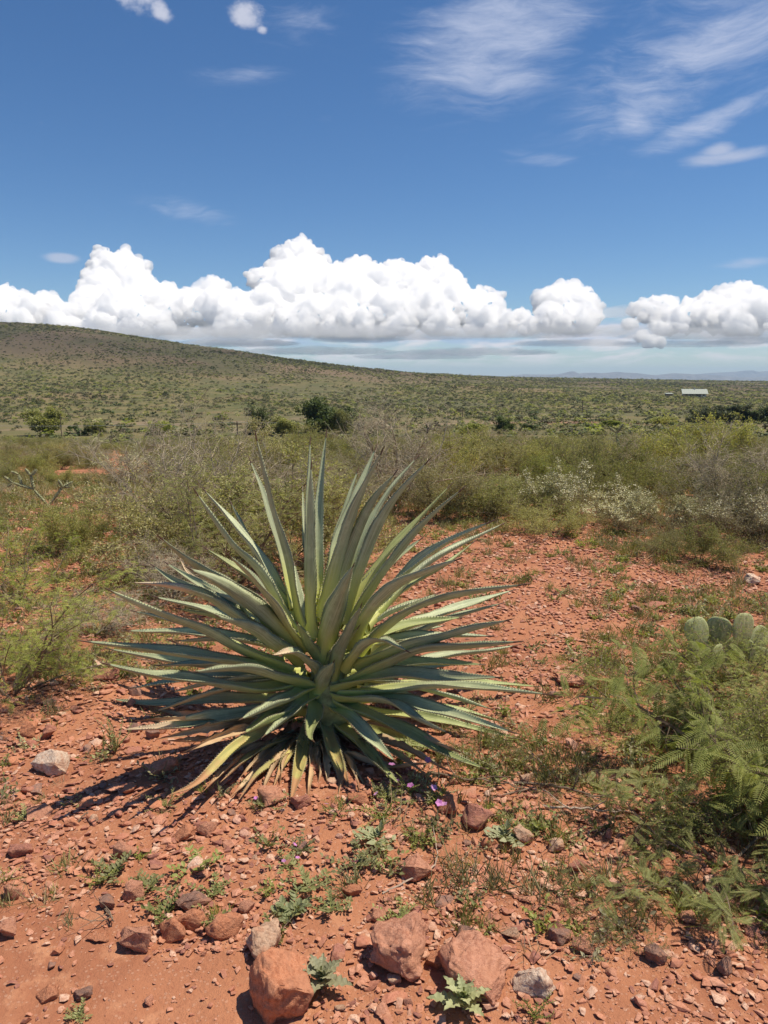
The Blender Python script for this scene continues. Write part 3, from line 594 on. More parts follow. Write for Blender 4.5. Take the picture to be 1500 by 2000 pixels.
# (kind, base px, [mid px...], tip px, length m, depth side f/b, half width m, teeth)
AGL = [
 # upright, back and middle
 ('g', (587,1225), [(563,1103),(527,977)], (499,847), 1.02, 'f', .036), ('g', (575,1190), [(548,1075),(517,973)], (487,895), 1.0, 'b', .036),
 ('g', (606,1243), [(602,1120),(604,1000)], (608,905), .88, 'f', .047), ('g', (610,1225), [(600,1100),(601,960)], (606,857), .98, 'b', .042),
 ('g', (622,1215), [(620,1100),(624,987)], (638,842), 1.0, 'b', .036), ('g', (603,1150), [(596,1060),(592,1010)], (591,953), .80, 'b', .022),
 ('g', (585,1253), [(512,1125),(446,1055)], (380,957), 1.02, 'f', .044), ('g', (580,1225), [(520,1107),(467,1037)], (397,955), 1.02, 'b', .050),
 ('g', (560,1190), [(512,1107),(482,1050)], (450,980), .90, 'b', .036), ('g', (592,1263), [(548,1200),(500,1137)], (445,1082), .85, 'f', .047),
 ('g', (570,1235), [(470,1152),(383,1107)], (310,1047), .98, 'f', .050), ('g', (560,1262), [(430,1178),(345,1137)], (295,1102), .95, 'b', .045),
 ('t', (565,1270), [(450,1197),(400,1165),(330,1145)], (263,1138), .98, 'f', .046), ('g', (555,1240), [(440,1170),(383,1137)], (322,1098), .92, 'b', .038),
 ('t', (520,1200), [(430,1160),(372,1125)], (352,1093), .85, 'b', .030), ('g', (580,1262), [(500,1192),(420,1136)], (368,1110), .88, 'f', .057),
 ('g', (560,1302), [(460,1262),(383,1225),(290,1190)], (208,1150), 1.06, 'f', .052), ('g', (560,1310), [(470,1270),(370,1222)], (258,1193), 1.0, 'b', .048),
 ('g', (590,1325), [(480,1297),(400,1284),(277,1268)], (160,1252), 1.10, 'f', .050), ('g', (580,1318), [(480,1306),(383,1298),(290,1284)], (210,1267), 1.0, 'b', .050),
 ('y', (500,1215), [(463,1173),(450,1150)], (443,1130), .62, 'b', .020), ('d', (470,1300), [(420,1290),(377,1272)], (323,1247), .80, 'b', .026),
 ('g', (585,1285), [(540,1262),(483,1226)], (423,1203), .72, 'f', .060), ('g', (590,1330), [(500,1345),(383,1328),(293,1318)], (200,1295), 1.06, 'f', .052),
 ('g', (605,1335), [(550,1322),(470,1306)], (377,1312), .86, 'f', .055), ('g', (585,1365), [(500,1366),(417,1367),(300,1375)], (213,1365), 1.02, 'b', .045),
 ('t', (580,1380), [(510,1392),(433,1402),(333,1420)], (243,1425), .98, 'f', .047), ('d', (540,1385), [(433,1395),(350,1397)], (292,1380), .85, 'b', .030),
 ('d', (540,1420), [(450,1435),(383,1449)], (322,1447), .85, 'f', .026), ('f', (590,1385), [(500,1437),(450,1466),(383,1530)], (330,1553), .95, 'f', .032),
 ('y', (600,1382), [(550,1396),(500,1420)], (478,1432), .60, 'f', .060), ('d', (560,1430), [(520,1470),(490,1495)], (467,1520), .62, 'f', .022),
 ('f', (575,1440), [(540,1486),(500,1518)], (466,1563), .70, 'f', .024), ('f', (603,1412), [(590,1450),(580,1510)], (566,1572), .62, 'f', .042),
 ('y', (612,1362), [(615,1400),(606,1437)], (612,1447), .42, 'f', .048), ('f', (630,1405), [(648,1460),(668,1515)], (660,1556), .62, 'f', .040),
 ('d', (620,1430), [(624,1480),(628,1510)], (618,1535), .50, 'f', .020), ('d', (650,1430), [(680,1490),(695,1520)], (702,1545), .60, 'f', .020),
 ('d', (590,1440), [(560,1480),(552,1505)], (548,1530), .50, 'f', .020), ('d', (640,1450), [(690,1480),(760,1500)], (842,1490), .80, 'f', .020),
 ('y', (655,1412), [(700,1450),(743,1497)], (781,1533), .75, 'f', .040), ('g', (643,1378), [(684,1400),(733,1450)], (773,1488), .72, 'f', .040),
 ('y', (655,1368), [(735,1402),(800,1432),(870,1472)], (950,1503), 1.0, 'f', .046), ('y', (680,1400), [(770,1440),(840,1460)], (925,1484), .95, 'b', .036),
 ('g', (648,1362), [(710,1364),(767,1373),(817,1405)], (880,1433), .84, 'f', .042), ('g', (665,1362), [(767,1365),(830,1382),(900,1400)], (1007,1432), 1.05, 'f', .045),
 ('y', (690,1366), [(780,1366),(880,1384)], (999,1414), 1.02, 'b', .038), ('y', (700,1390), [(820,1400),(930,1424)], (1013,1443), 1.0, 'b', .032),
 ('g', (660,1356), [(767,1346),(850,1340),(940,1344)], (1077,1357), 1.14, 'f', .042), ('y', (680,1352), [(780,1338),(900,1332)], (1053,1341), 1.08, 'b', .038),
 ('g', (655,1342), [(720,1322),(790,1315),(867,1323)], (981,1323), 1.0, 'f', .052), ('g', (680,1330), [(760,1295),(820,1270),(900,1264)], (1018,1253), 1.08, 'f', .050),
 ('g', (690,1336), [(790,1300),(880,1280),(950,1272)], (1010,1260), 1.0, 'b', .046), ('y', (700,1340), [(790,1312),(860,1300)], (920,1292), .88, 'b', .046),
 # skirt of short old leaves
 ('d', (572,1432), [(474,1480)], (395,1548), 0.77, 'f', 0.026), ('f', (580,1432), [(497,1472)], (430,1528), 0.72, 'f', 0.026), ('d', (584,1432), [(509,1485)], (448,1560), 0.70, 'f', 0.026), ('d', (596,1432), [(545,1486)], (505,1562), 0.61, 'f', 0.026), ('f', (602,1432), [(564,1477)], (533,1540), 0.57, 'f', 0.026), ('d', (617,1432), [(607,1486)], (600,1562), 0.48, 'f', 0.026), ('d', (626,1432), [(633,1480)], (640,1548), 0.48, 'f', 0.026), ('f', (636,1432), [(662,1481)], (684,1550), 0.54, 'f', 0.026), ('d', (644,1432), [(686,1482)], (722,1552), 0.60, 'f', 0.026), ('d', (653,1432), [(712,1469)], (762,1522), 0.65, 'f', 0.026), ('f', (668,1432), [(758,1465)], (832,1512), 0.75, 'f', 0.026), ('d', (680,1432), [(792,1463)], (885,1508), 0.83, 'f', 0.026), ('d', (684,1405), [(805,1432)], (905,1470), 0.86, 'f', 0.026), ('d', (563,1405), [(446,1433)], (352,1472), 0.83, 'f', 0.026), ('d', (551,1405), [(412,1421)], (300,1445), 0.91, 'f', 0.026), ('d', (543,1405), [(388,1406)], (262,1408), 0.96, 'f', 0.026),
 # upright right side
 ('g', (633,1190), [(645,1115),(674,1000)], (700,915), .88, 'b', .034), ('g', (637,1205), [(668,1075),(710,955)], (748,877), .98, 'f', .056),
 ('g', (640,1195), [(665,1060),(706,950)], (735,872), 1.0, 'b', .048), ('g', (642,1215), [(688,1075),(730,980)], (775,920), .86, 'f', .052),
 ('g', (660,1215), [(700,1075),(755,968)], (817,890), 1.0, 'b', .044), ('g', (672,1213), [(708,1105),(765,985)], (838,898), 1.0, 'f', .048),
 ('y', (668,1230), [(710,1145),(752,1088),(808,1026)], (882,945), 1.02, 'b', .040), ('g', (690,1212), [(740,1130),(800,1055),(848,1003)], (905,953), 1.02, 'f', .040),
 ('g', (690,1250), [(735,1180),(800,1112),(867,1063)], (963,1017), 1.04, 'f', .046), ('g', (705,1235), [(770,1160),(845,1095)], (984,1022), 1.06, 'b', .046),
 ('y', (715,1225), [(790,1150),(867,1106)], (927,1057), .98, 'b', .034), ('g', (690,1262), [(722,1196),(780,1143),(833,1118)], (898,1091), .92, 'f', .050),
 ('g', (700,1272), [(745,1232),(810,1188),(900,1162)], (1028,1141), 1.06, 'f', .044), ('g', (715,1265), [(790,1225),(890,1190)], (1004,1152), 1.02, 'b', .048),
 ('g', (705,1290), [(790,1245),(880,1208)], (981,1178), .98, 'b', .044), ('g', (700,1300), [(770,1272),(850,1250),(920,1230)], (997,1210), 1.0, 'f', .045),
 ('g', (675,1305), [(710,1262),(745,1250),(775,1262)], (798,1273), .66, 'f', .040), ('g', (675,1300), [(730,1262),(800,1238)], (868,1222), .80, 'b', .042),
 # inner leaves between the others
 ('g', (586,1270), [(415,1240)], (245,1232), 0.83, 'b', 0.045), ('g', (592,1270), [(446,1205)], (300,1165), 0.75, 'b', 0.045), ('y', (596,1270), [(470,1217)], (345,1188), 0.64, 'b', 0.045), ('g', (587,1315), [(418,1320)], (250,1345), 0.82, 'b', 0.045), ('g', (595,1315), [(463,1324)], (332,1352), 0.64, 'b', 0.045), ('g', (592,1315), [(448,1297)], (305,1300), 0.69, 'b', 0.045), ('g', (596,1270), [(470,1250)], (345,1252), 0.61, 'b', 0.045), ('g', (658,1270), [(809,1245)], (960,1242), 0.73, 'b', 0.045), ('y', (656,1315), [(800,1296)], (945,1298), 0.70, 'b', 0.045), ('g', (652,1315), [(778,1319)], (905,1342), 0.61, 'b', 0.045), ('g', (658,1315), [(809,1341)], (960,1385), 0.75, 'b', 0.045), ('y', (652,1270), [(778,1226)], (905,1205), 0.63, 'b', 0.045), ('g', (647,1270), [(751,1202)], (855,1160), 0.57, 'b', 0.045), ('g', (644,1235), [(734,1128)], (825,1050), 0.62, 'b', 0.045), ('y', (602,1235), [(501,1139)], (400,1070), 0.63, 'b', 0.045), ('g', (634,1235), [(677,1113)], (720,1020), 0.56, 'b', 0.045), ('g', (592,1315), [(446,1344)], (300,1390), 0.73, 'b', 0.045), ('g', (650,1315), [(765,1351)], (880,1405), 0.60, 'b', 0.045), ('g', (640,1315), [(710,1297)], (780,1300), 0.55, 'b', 0.045), ('g', (609,1315), [(539,1333)], (470,1370), 0.55, 'b', 0.045),
 ('g', (612,1350), [(592,1370),(562,1398)], (515,1438), .50, 'f', .050), ('g', (606,1335), [(585,1352),(545,1372)], (470,1405), .62, 'f', .050), ('y', (626,1292), [(608,1270),(596,1250)], (580,1215), .34, 'f', .046), ('y', (642,1300), [(658,1275),(672,1262)], (700,1225), .34, 'f', .046),
 # towards the camera
 ('g', (628,1280), [(648,1215),(672,1150)], (691,1103), .62, 'f', .064), ('g', (650,1320), [(668,1270),(690,1222)], (706,1181), .52, 'f', .050),
 ('g', (622,1350), [(632,1325),(645,1305)], (652,1292), .34, 'f', .052), ('t', (628,1318), [(600,1290),(572,1274)], (534,1279), .46, 'f', .046),
 ('y', (626,1210), [(626,1160),(627,1140)], (628,1112), .50, 'b', .018), ('g', (640,1240), [(652,1190),(668,1140)], (690,1060), .62, 'b', .042),
 ('g', (600,1255), [(585,1195),(580,1150)], (575,1100), .52, 'b', .040),
]
def bez(pts, n):
    """smooth curve through pts (Catmull-Rom), n samples"""
    P_ = [2*pts[0]-pts[1]] + list(pts) + [2*pts[-1]-pts[-2]]; P_ = np.array(P_); m = len(pts)-1
    d = np.linalg.norm(np.diff(np.array(pts), axis=0), axis=1); cum = np.concatenate([[0], np.cumsum(d)]); cum /= cum[-1]; out = []
    for s in np.linspace(0, 1, n):
        i = min(max(int(np.searchsorted(cum, s, side='right'))-1, 0), m-1); t_ = (s-cum[i])/(cum[i+1]-cum[i]+1e-9)
        a, b_, c, e = P_[i], P_[i+1], P_[i+2], P_[i+3]
        out.append(0.5*((2*b_)+(c-a)*t_+(2*a-5*b_+4*c-e)*t_**2+(3*b_-a-3*c+e)*t_**3))
    return np.array(out)
def agave_leaf(idx, kind, bpx, mids, tpx, L, side, hw):
    q = random.Random(100+idx)
    pb = at_depth(bpx[0], bpx[1], AY)
    dirv = np.array([tpx[0]-bpx[0], bpx[1]-tpx[1]], float); rr = np.linalg.norm(dirv)
    # base sits on the stem surface, a little toward the side the leaf leans to
    sgn = -1 if side == 'f' else 1
    pb = at_depth(bpx[0], bpx[1], AY + sgn*0.05)
    d = ray(*tpx); d = d/np.linalg.norm(d); oc = CAM - pb
    b_ = float(np.dot(oc, d)); c_ = float(np.dot(oc, oc) - L*L); disc = b_*b_-c_
    root = math.sqrt(disc) if disc > 0 else 0.0
    if side == 'f': root *= 0.85
    if tpx[1] < 1000 and abs(tpx[0]-640) < 290: root *= 0.45
    tt = -b_ + sgn*root; tip = CAM + d*tt
    if tip[2] < AZ0 + 0.012: tip = CAM + d*(CAMZ-0.015-AZ0)/(-d[2])
    pts = [pb]; chain = [np.array(bpx, float)] + [np.array(m_, float) for m_ in mids] + [np.array(tpx, float)]
    ln = [0.0]
    for a_, c2 in zip(chain, chain[1:]): ln.append(ln[-1] + float(np.linalg.norm(c2-a_)))
    for m_, l_ in zip(mids, ln[1:-1]):
        s = l_/ln[-1]; Ym = pb[1]*(1-s) + tip[1]*s
        p_ = at_depth(m_[0], m_[1], Ym)
        if p_[2] < AZ0+0.03: dd = ray(*m_); p_ = CAM + dd*(CAMZ-0.03-AZ0)/(-dd[2])
        pts.append(p_)
    pts.append(tip); n = 30
    Cc = bez(pts, n); T = np.gradient(Cc, axis=0); T /= np.linalg.norm(T, axis=1)[:, None]
    s = np.linspace(0, 1, n)
    prof = np.interp(s, [0, .08, .22, .38, .55, .72, .86, .95, 1.0], [1.22, .98, .86, .93, .86, .60, .31, .12, .02])
    dead = kind == 'd'; wv = 0.006 if not dead else 0.012
    width = 0.84*hw*prof*(1+0.05*np.array([q.gauss(0, 1) for _ in s])*(0.4 if not dead else 3))
    toward = np.array([AX, AY, 0]) - Cc; toward[:, 2] = 0; toward /= np.maximum(np.linalg.norm(toward, axis=1), .05)[:, None]
    Nn = toward*1.0 + np.array([0, 0, 1.0]); Nn -= (Nn*T).sum(1)[:, None]*T; Nn /= np.linalg.norm(Nn, axis=1)[:, None]
    roll = q.gauss(0, .16) + s*q.gauss(0, .35 if not dead else 1.6)
    Sd = np.cross(T, Nn); c0, s0 = np.cos(roll)[:, None], np.sin(roll)[:, None]; Sd, Nn = Sd*c0+Nn*s0, Nn*c0-Sd*s0
    cup = np.interp(s, [0, .15, .6, 1], [.55, .42, .50, .7])*(1.0 if kind in 'gy' else 1.2)*q.uniform(.75, 1.25)
    if dead: cup = cup*1.7
    thick = np.interp(s, [0, .12, .5, .9, 1], [.034, .020, .011, .006, .001])*(hw/.045)*(1 if not dead else .25)
    m = 9; cols = np.linspace(-1, 1, m); ph = q.uniform(0, 6)
    up_, lo_ = [], []
    for c in cols:
        lift = cup*width*(abs(c)**1.7)
        wave = wv*np.sin(s*q.uniform(14, 15)+ph+c*1.5)*abs(c)**2*prof
        base = Cc + Sd*(c*width*(1-.12*cup*c*c))[:, None] + Nn*(lift+wave)[:, None]
        up_.append(base); lo_.append(base - Nn*(thick*(1-abs(c)**2.2))[:, None])
    # ring of 2m-2 points per section
    ring = np.stack(up_ + lo_[-2:0:-1], 1); rc = ring.shape[1]
    V = ring.reshape(-1, 3); jj = np.arange(rc); F_ = []
    for i in range(n-1): F_.append(np.stack([i*rc+jj, i*rc+(jj+1) % rc, (i+1)*rc+(jj+1) % rc, (i+1)*rc+jj], 1))
    F_ = np.concatenate(F_)
    ucol = np.concatenate([np.linspace(0, 1, m), np.linspace(1, 0, m)[1:-1]])
    uv = np.stack([np.tile(ucol, n), np.repeat(s, rc)], 1)
    me = npmesh('agave_leaf', [(V-np.array([AX, AY, AZ0]), F_, 0)], [AG[kind]], True, uv)
    lf = link('leaf', me, agave)
    lab = {'d': 'dead straw brown leaf drooping at the base', 'f': 'yellowing leaf with a dried brown tip', 't': 'green leaf with a dry curled pale tip'}.get(kind)
    if lab: lf['label'] = lab
    off = np.array([AX, AY, AZ0])
    # marginal teeth
    if kind != 'd':
        O, D, sc = [], [], []
        Lc = float(np.linalg.norm(np.diff(Cc, axis=0), axis=1).sum()); nt = int(Lc/0.017)
        for sd, edge in ((-1, up_[0]), (1, up_[-1])):
            for i in range(nt):
                f = 0.10 + 0.83*(i+q.random()*.3)/nt; x = f*(n-1); i0 = int(x); a = x-i0
                p_ = edge[i0]*(1-a)+edge[min(i0+1, n-1)]*a
                O.append(p_-off); D.append(Sd[i0]*sd*0.9 + T[i0]*q.uniform(-.1, .5) + Nn[i0]*.25); sc.append(np.array([.0052, q.uniform(.005, .009)*(1.15-f*.6), .004]))
        Vt = np.array([(-.5, -.1, 0), (.5, -.1, 0), (0, -.1, .8), (0, 1, .1)], float); Ft = np.array([(0, 1, 3), (1, 2, 3), (2, 0, 3)])
        Vx, Fx = stamp(Vt, Ft, O, frames(D), np.array(sc))
        te = link('teeth', npmesh('agave_teeth', [(Vx, Fx, 0)], [m_tooth]), lf); te['kind'] = 'stuff'
    if kind in 'gy':
        Vx, Fx = tubes([(Cc[-2]-off, Cc[-1]-off + T[-1]*0.002, .0035, .0026), (Cc[-1]-off + T[-1]*0.002, Cc[-1]-off + T[-1]*q.uniform(.012, .024), .0026, .0003)], 5)
        link('spine', npmesh('agave_spine', [(Vx, Fx, 0)], [m_spine]), lf)
for i, a in enumerate(AGL): agave_leaf(i, *a)
# stem: short scaly core that carries the leaves
sv_, sf_ = [], []; nr_, ns_ = 12, 20
for i in range(nr_):
    z = 0.40*i/(nr_-1); r = np.interp(z, [0, .1, .25, .36, .46], [.085, .10, .088, .06, .012])
    for j in range(ns_):
        a = 6.283*j/ns_; rr_ = r*(1+.12*math.sin(5*a+i*2.1)); sv_.append((rr_*math.cos(a), rr_*math.sin(a), z))
for i in range(nr_-1):
    for j in range(ns_): sf_.append((i*ns_+j, i*ns_+(j+1) % ns_, (i+1)*ns_+(j+1) % ns_, (i+1)*ns_+j))
link('stem', npmesh('agave_stem', [(np.array(sv_), np.array(sf_), 0)], [simple('agave_core', (0.30, 0.31, 0.13), .8, .4, 25)], True), agave)
lap('agave')

# ------------------------------------------------------------------ rocks
def rock_mesh(seed, n=16, size=(1, 1, .7), sub=0, rough=0.0, bev=0.03, mt=None, name='rock'):
    q = random.Random(seed); bm = bmesh.new()
    for i in range(n):
        v = Vector((q.gauss(0, 1), q.gauss(0, 1), q.gauss(0, 1))).normalized()*q.uniform(.82, 1.08)
        bm.verts.new((v.x*size[0]*.5, v.y*size[1]*.5, v.z*size[2]*.5))
    res = bmesh.ops.convex_hull(bm, input=bm.verts[:])
    bmesh.ops.delete(bm, geom=[e for e in res['geom_interior'] if isinstance(e, bmesh.types.BMVert)], context='VERTS')
    bmesh.ops.dissolve_limit(bm, angle_limit=R(12), verts=bm.verts[:], edges=bm.edges[:])
    if bev: bmesh.ops.bevel(bm, geom=bm.edges[:], offset=bev, segments=1, affect='EDGES', clamp_overlap=True)
    if sub:
        bmesh.ops.triangulate(bm, faces=bm.faces[:]); bmesh.ops.subdivide_edges(bm, edges=bm.edges[:], cuts=sub, use_grid_fill=True)
        for _ in range(2): bmesh.ops.smooth_vert(bm, verts=bm.verts[:], factor=.5, use_axis_x=True, use_axis_y=True, use_axis_z=True)
        co_ = np.array([v.co[:] for v in bm.verts]); bm.normal_update(); nn = np.array([v.normal[:] for v in bm.verts])
        d = rough*(fbm(co_[:, 0]*3.5+seed, co_[:, 1]*3.5, co_[:, 2]*3.5, 4) - .55*np.abs(fbm(co_[:, 0]*6+seed, co_[:, 1]*6, co_[:, 2]*6+4, 3)))
        for v, x, n_ in zip(bm.verts, d, nn): v.co += Vector(n_*x)
    me = bpy.data.meshes.new(name); bm.to_mesh(me); bm.free(); me.materials.append(mt or m_rock)
    if sub:
        me.polygons.foreach_set('use_smooth', np.full(len(me.polygons), True))
    return me
# (u, v, width px, height px, tone, label)
HR = [
 (790, 1862, 118, 122, 'pink', 'big blocky pink granite boulder in the middle of the bottom edge', 'big'),
 (546, 1938, 112, 170, 'orange', 'largest orange wedge shaped boulder beside the small grey-green weed', 'big'),
 (525, 1852, 84, 66, 'tan', 'flat tan block wedged behind the large orange boulder', 'big'),
 (938, 1908, 135, 112, 'pink', 'slanting brown-pink boulder right of the big blocky one', 'big'),
 (1046, 1925, 70, 72, 'pale', 'pale buff stone touching the slanting boulder', 'big'),
 (852, 1868, 42, 60, 'orange', 'narrow orange stone squeezed between the two big boulders', ''),
 (100, 1495, 70, 52, 'pale', 'pale tan stone on the red ground at the left, palest of the stones there', ''),
 (312, 1502, 62, 40, 'pink', 'flat pointed pink stone left of the agave base', ''),
 (265, 1838, 66, 64, 'pink', 'tilted speckled pink stone lying on bare soil at lower left', ''),
 (335, 1822, 54, 56, 'orange', 'squarish orange stone right of the tilted pink stone', ''),
 (370, 1800, 56, 44, 'orange', 'sunken orange stone behind the squarish stone', ''),
 (437, 1812, 62, 60, 'orange', 'rounded orange stone with a dark shadow on its left', ''),
 (374, 1766, 62, 34, 'dark', 'dark brown flat stone behind the rounded orange stone', ''),
 (255, 1742, 50, 48, 'pink', 'pink pyramid shaped stone among the low green weeds', ''),
 (205, 1765, 36, 34, 'dark', 'grey-brown chip left of the pink pyramid stone', ''),
 (480, 1778, 36, 24, 'pink', 'small round pink stone above the rounded orange one', ''),
 (812, 1702, 68, 54, 'pink', 'rounded red-brown stone under a dry curved twig', ''),
 (405, 1622, 42, 32, 'pink', 'smooth pink cobble in the gravel left of centre', ''),
 (358, 1632, 46, 34, 'orange', 'orange cobble beside the smooth pink cobble', ''),
 (1127, 1326, 82, 34, 'pink', 'flat pink slab on the open ground right of the agave', ''),
 (1372, 1040, 44, 38, 'pink', 'pink boulder standing at the edge of the shrubs at right', ''),
 (1142, 1692, 52, 38, 'maroon', 'dark red stone in the shade under the leafy branches', ''),
 (1285, 1862, 46, 56, 'dark', 'dark upright stone below the green fronds', ''),
 (1421, 1890, 42, 44, 'dark', 'dark pointed stone at the lower right', ''),
 (996, 1826, 36, 28, 'tan', 'smooth orange-tan pebble above the buff stone', ''),
 (910, 1826, 42, 26, 'dark', 'dark flat chip above the slanting boulder', ''),
 (1028, 1520, 38, 28, 'tan', 'tan stone right of the agave leaf tips', ''),
 (84, 1432, 46, 34, 'maroon', 'dark red block in the rock pile at the left', ''),
 (55, 1428, 44, 32, 'orange', 'orange block on the left of the dark red block', ''),
 (205, 1320, 42, 34, 'maroon', 'red stone under the outermost left agave leaf', ''),
 (16, 1745, 40, 42, 'pink', 'rounded stone cut by the left edge of the photo', ''),
 (10, 1810, 46, 66, 'pink', 'pink stone at the left edge below the rounded one', ''),
 (240, 1664, 44, 42, 'pink', 'pale pink cobble left of the low weeds', ''),
 (70, 1590, 52, 34, 'pink', 'flat rosy stone at the left between small weeds', ''),
 (35, 1665, 44, 30, 'maroon', 'reddish cobble near the left edge', ''),
 (520, 1560, 66, 34, 'pink', 'pink stone directly below the front agave leaves', ''),
 (590, 1568, 48, 30, 'maroon', 'dusky red stone between the drooping front leaves', ''),
 (1283, 1183, 40, 20, 'maroon', 'dark red stone on the slope above the prickly pear', ''),
 (1243, 1192, 26, 22, 'dark', 'small dark stone left of the dark red slope stone', ''),
 (1470, 1133, 42, 22, 'pale', 'pale stone at the right edge on the open slope', ''),
 (700, 1560, 44, 30, 'orange', 'orange stone in front of the agave with purple flowers behind', ''),
 (880, 1575, 58, 44, 'orange', 'ochre stone half buried right of the purple flowers', ''),
 (930, 1600, 66, 48, 'maroon', 'cracked red boulder half buried right of the ochre stone', ''),
 (1020, 1635, 44, 34, 'tan', 'tan cobble beside the low pale weed', ''),
 (1088, 1655, 40, 30, 'tan', 'yellowish rounded cobble at the edge of the shade', ''),
 (1300, 1712, 46, 26, 'orange', 'orange stone deep under the fronds', ''),
 (1095, 1830, 46, 34, 'dark', 'grey banded stone left of the dark upright stone', ''),
 (1140, 1850, 44, 36, 'pink', 'pink-brown stone below the drooping green frond', ''),
 (663, 1968, 22, 26, 'tan', 'small thin tan chip standing at the bottom edge', ''),
 (1090, 945+870, 30, 26, 'maroon', 'small maroon stone in the shade edge', ''),
 (1348, 1795, 34, 22, 'pink', 'small pink stone at the edge of the fronds shade', ''),
 (690, 1742, 40, 26, 'orange', 'low orange stone right of the leafy weed', ''),
 (740, 1790, 34, 28, 'pink', 'pink cobble above the big blocky boulder', ''),
 (190, 1835, 40, 18, 'orange', 'sunken stone mostly under soil at lower left', ''),
 (90, 1945, 44, 22, 'orange', 'flat stone half sunk in the bottom left soil', ''),
 (160, 1945, 40, 26, 'dark', 'grey-brown sunken stone in the bottom left soil', ''),
]
for i, (u, v, wp, hp, tone, lab, big) in enumerate(HR):
    x, y, z = G(u, v + hp*0.36); s = mpp(y); wd = wp*s*1.28; hd = hp*s*1.15
    sub = 6 if big else (3 if wp > 44 else 2)
    me = rock_mesh(500+i*3, 15 if big else 13, (1, .85, 1), sub, .10 if big else .09, .035, MR[tone], 'stone')
    hgt = min(hd*1.05, wd*(1.35 if i == 1 else .85)); dp = wd*(1.5 if i == 1 else (1.1 if big else .85))
    q = random.Random(i)
    o = link('rock', me, None, (x, y + dp*.22, z + hgt*.24)); o.scale = (wd, dp, hgt); o.rotation_euler = (q.uniform(-.15, .15), q.uniform(-.15, .15), q.uniform(-.5, .5))
    tag(o, lab, 'rock')
HXY = [G(h[0], h[1])[:2] for h in HR]
STN = [rock_mesh(900+i, 12+i % 4, (1, .8, .55+.2*(i % 3)), 2 if i < 6 else 1, .07, .04, m_rock, 'small_stone') for i in range(10)]
def zone(u, v):                            # how stony the ground is there (0..1)
    b = 1.0
    if v > 1700: b = 0.45 if 150 < u < 520 and v < 1850 else (0.25 if u < 700 else 0.5)
    if v > 1880 and u < 480: b = 0.06
    if u > 1150 and v > 1830: b = .3
    return b
def free(x, y, r):
    return all((x-a)**2+(y-b)**2 > (r+.045)**2 for a, b in HXY)
q = random.Random(11); cnt = 0
GR_ST = {0: ('palm sized angular red stone in the gravel left of the agave', 'loose stones left of the agave'),
         1: ('palm sized angular stone in the gravel in front of the agave', 'loose stones in front of the agave'),
         2: ('small angular stone on the open red ground right of the agave', 'loose stones on the open ground at right'),
         3: ('small stone scattered below the green fronds at lower right', 'loose stones at the lower right')}
while cnt < 285:
    u, v = q.uniform(-20, 1520), 1080 + 900*q.random()**.75
    if 380 < u < 930 and 1200 < v < 1500: continue
    if v < 1300 and u < 560 and q.random() < .5: continue
    if q.random() > zone(u, v): continue
    x, y, z = G(u, v); s = q.uniform(.032, .068)*(1.2 if v < 1400 else 1)*(1.3 if u < 430 and v < 1720 else 1)
    if q.random() < .12: s *= 1.35
    if not free(x, y, s): continue
    o = link('stone', q.choice(STN), None, (x, y, z + s*.12)); o.scale = (s*q.uniform(.8, 1.3), s*q.uniform(.8, 1.2), s*q.uniform(.6, 1.0))
    o.rotation_euler = (q.uniform(-.4, .4), q.uniform(-.4, .4), q.uniform(0, 6.28))
    zn = 2 if (u > 900 and v < 1500) else (3 if u > 950 else (0 if u < 420 and v < 1560 else 1)); tag(o, GR_ST[zn][0], 'stone', GR_ST[zn][1]); cnt += 1

# ------------------------------------------------------------------ scatter by geometry nodes (what nobody could count)
def scatter(name, pts, scl, rot, idx, sources, mat_=None):
    me = bpy.data.meshes.new(name); n = len(pts); me.vertices.add(n); me.vertices.foreach_set('co', np.asarray(pts, np.float32).ravel())
    for nm, ty, dat in (('scl', 'FLOAT_VECTOR', scl), ('rot', 'FLOAT_VECTOR', rot), ('idx', 'INT', idx)):
        at = me.attributes.new(nm, ty, 'POINT'); at.data.foreach_set('vector' if ty == 'FLOAT_VECTOR' else 'value', np.asarray(dat, np.float32 if ty != 'INT' else np.int32).ravel())
    me.update(); o = link(name, me)
    col_ = bpy.data.collections.new(name+'_pieces')
    for i, sm in enumerate(sources): so_ = bpy.data.objects.new('%s_piece_%02d' % (name, i), sm); col_.objects.link(so_)
    ng = bpy.data.node_groups.new(name, 'GeometryNodeTree')
    ng.interface.new_socket('Geometry', in_out='INPUT', socket_type='NodeSocketGeometry'); ng.interface.new_socket('Geometry', in_out='OUTPUT', socket_type='NodeSocketGeometry')
    N = ng.nodes; gi = N.new('NodeGroupInput'); go = N.new('NodeGroupOutput')
    ci = N.new('GeometryNodeCollectionInfo'); ci.inputs['Collection'].default_value = col_; ci.inputs['Separate Children'].default_value = True; ci.inputs['Reset Children'].default_value = True
    ip = N.new('GeometryNodeInstanceOnPoints'); ip.inputs['Pick Instance'].default_value = True
    def na(nm, ty): a = N.new('GeometryNodeInputNamedAttribute'); a.data_type = ty; a.inputs['Name'].default_value = nm; return a.outputs['Attribute']
    lk = ng.links.new
    lk(gi.outputs[0], ip.inputs['Points']); lk(ci.outputs[0], ip.inputs['Instance']); lk(na('idx', 'INT'), ip.inputs['Instance Index'])
    lk(na('rot', 'FLOAT_VECTOR'), ip.inputs['Rotation']); lk(na('scl', 'FLOAT_VECTOR'), ip.inputs['Scale']); lk(ip.outputs[0], go.inputs[0])
    md = o.modifiers.new('scatter', 'NODES'); md.node_group = ng
    tag(o, kind='stuff'); return o
def wedge_points(n, y0, y1, bias, kx=0.62):
    y = y0 + (y1-y0)*rng.random(n)**bias; x = (rng.random(n)*2-1)*kx*(y+.3); return x, y
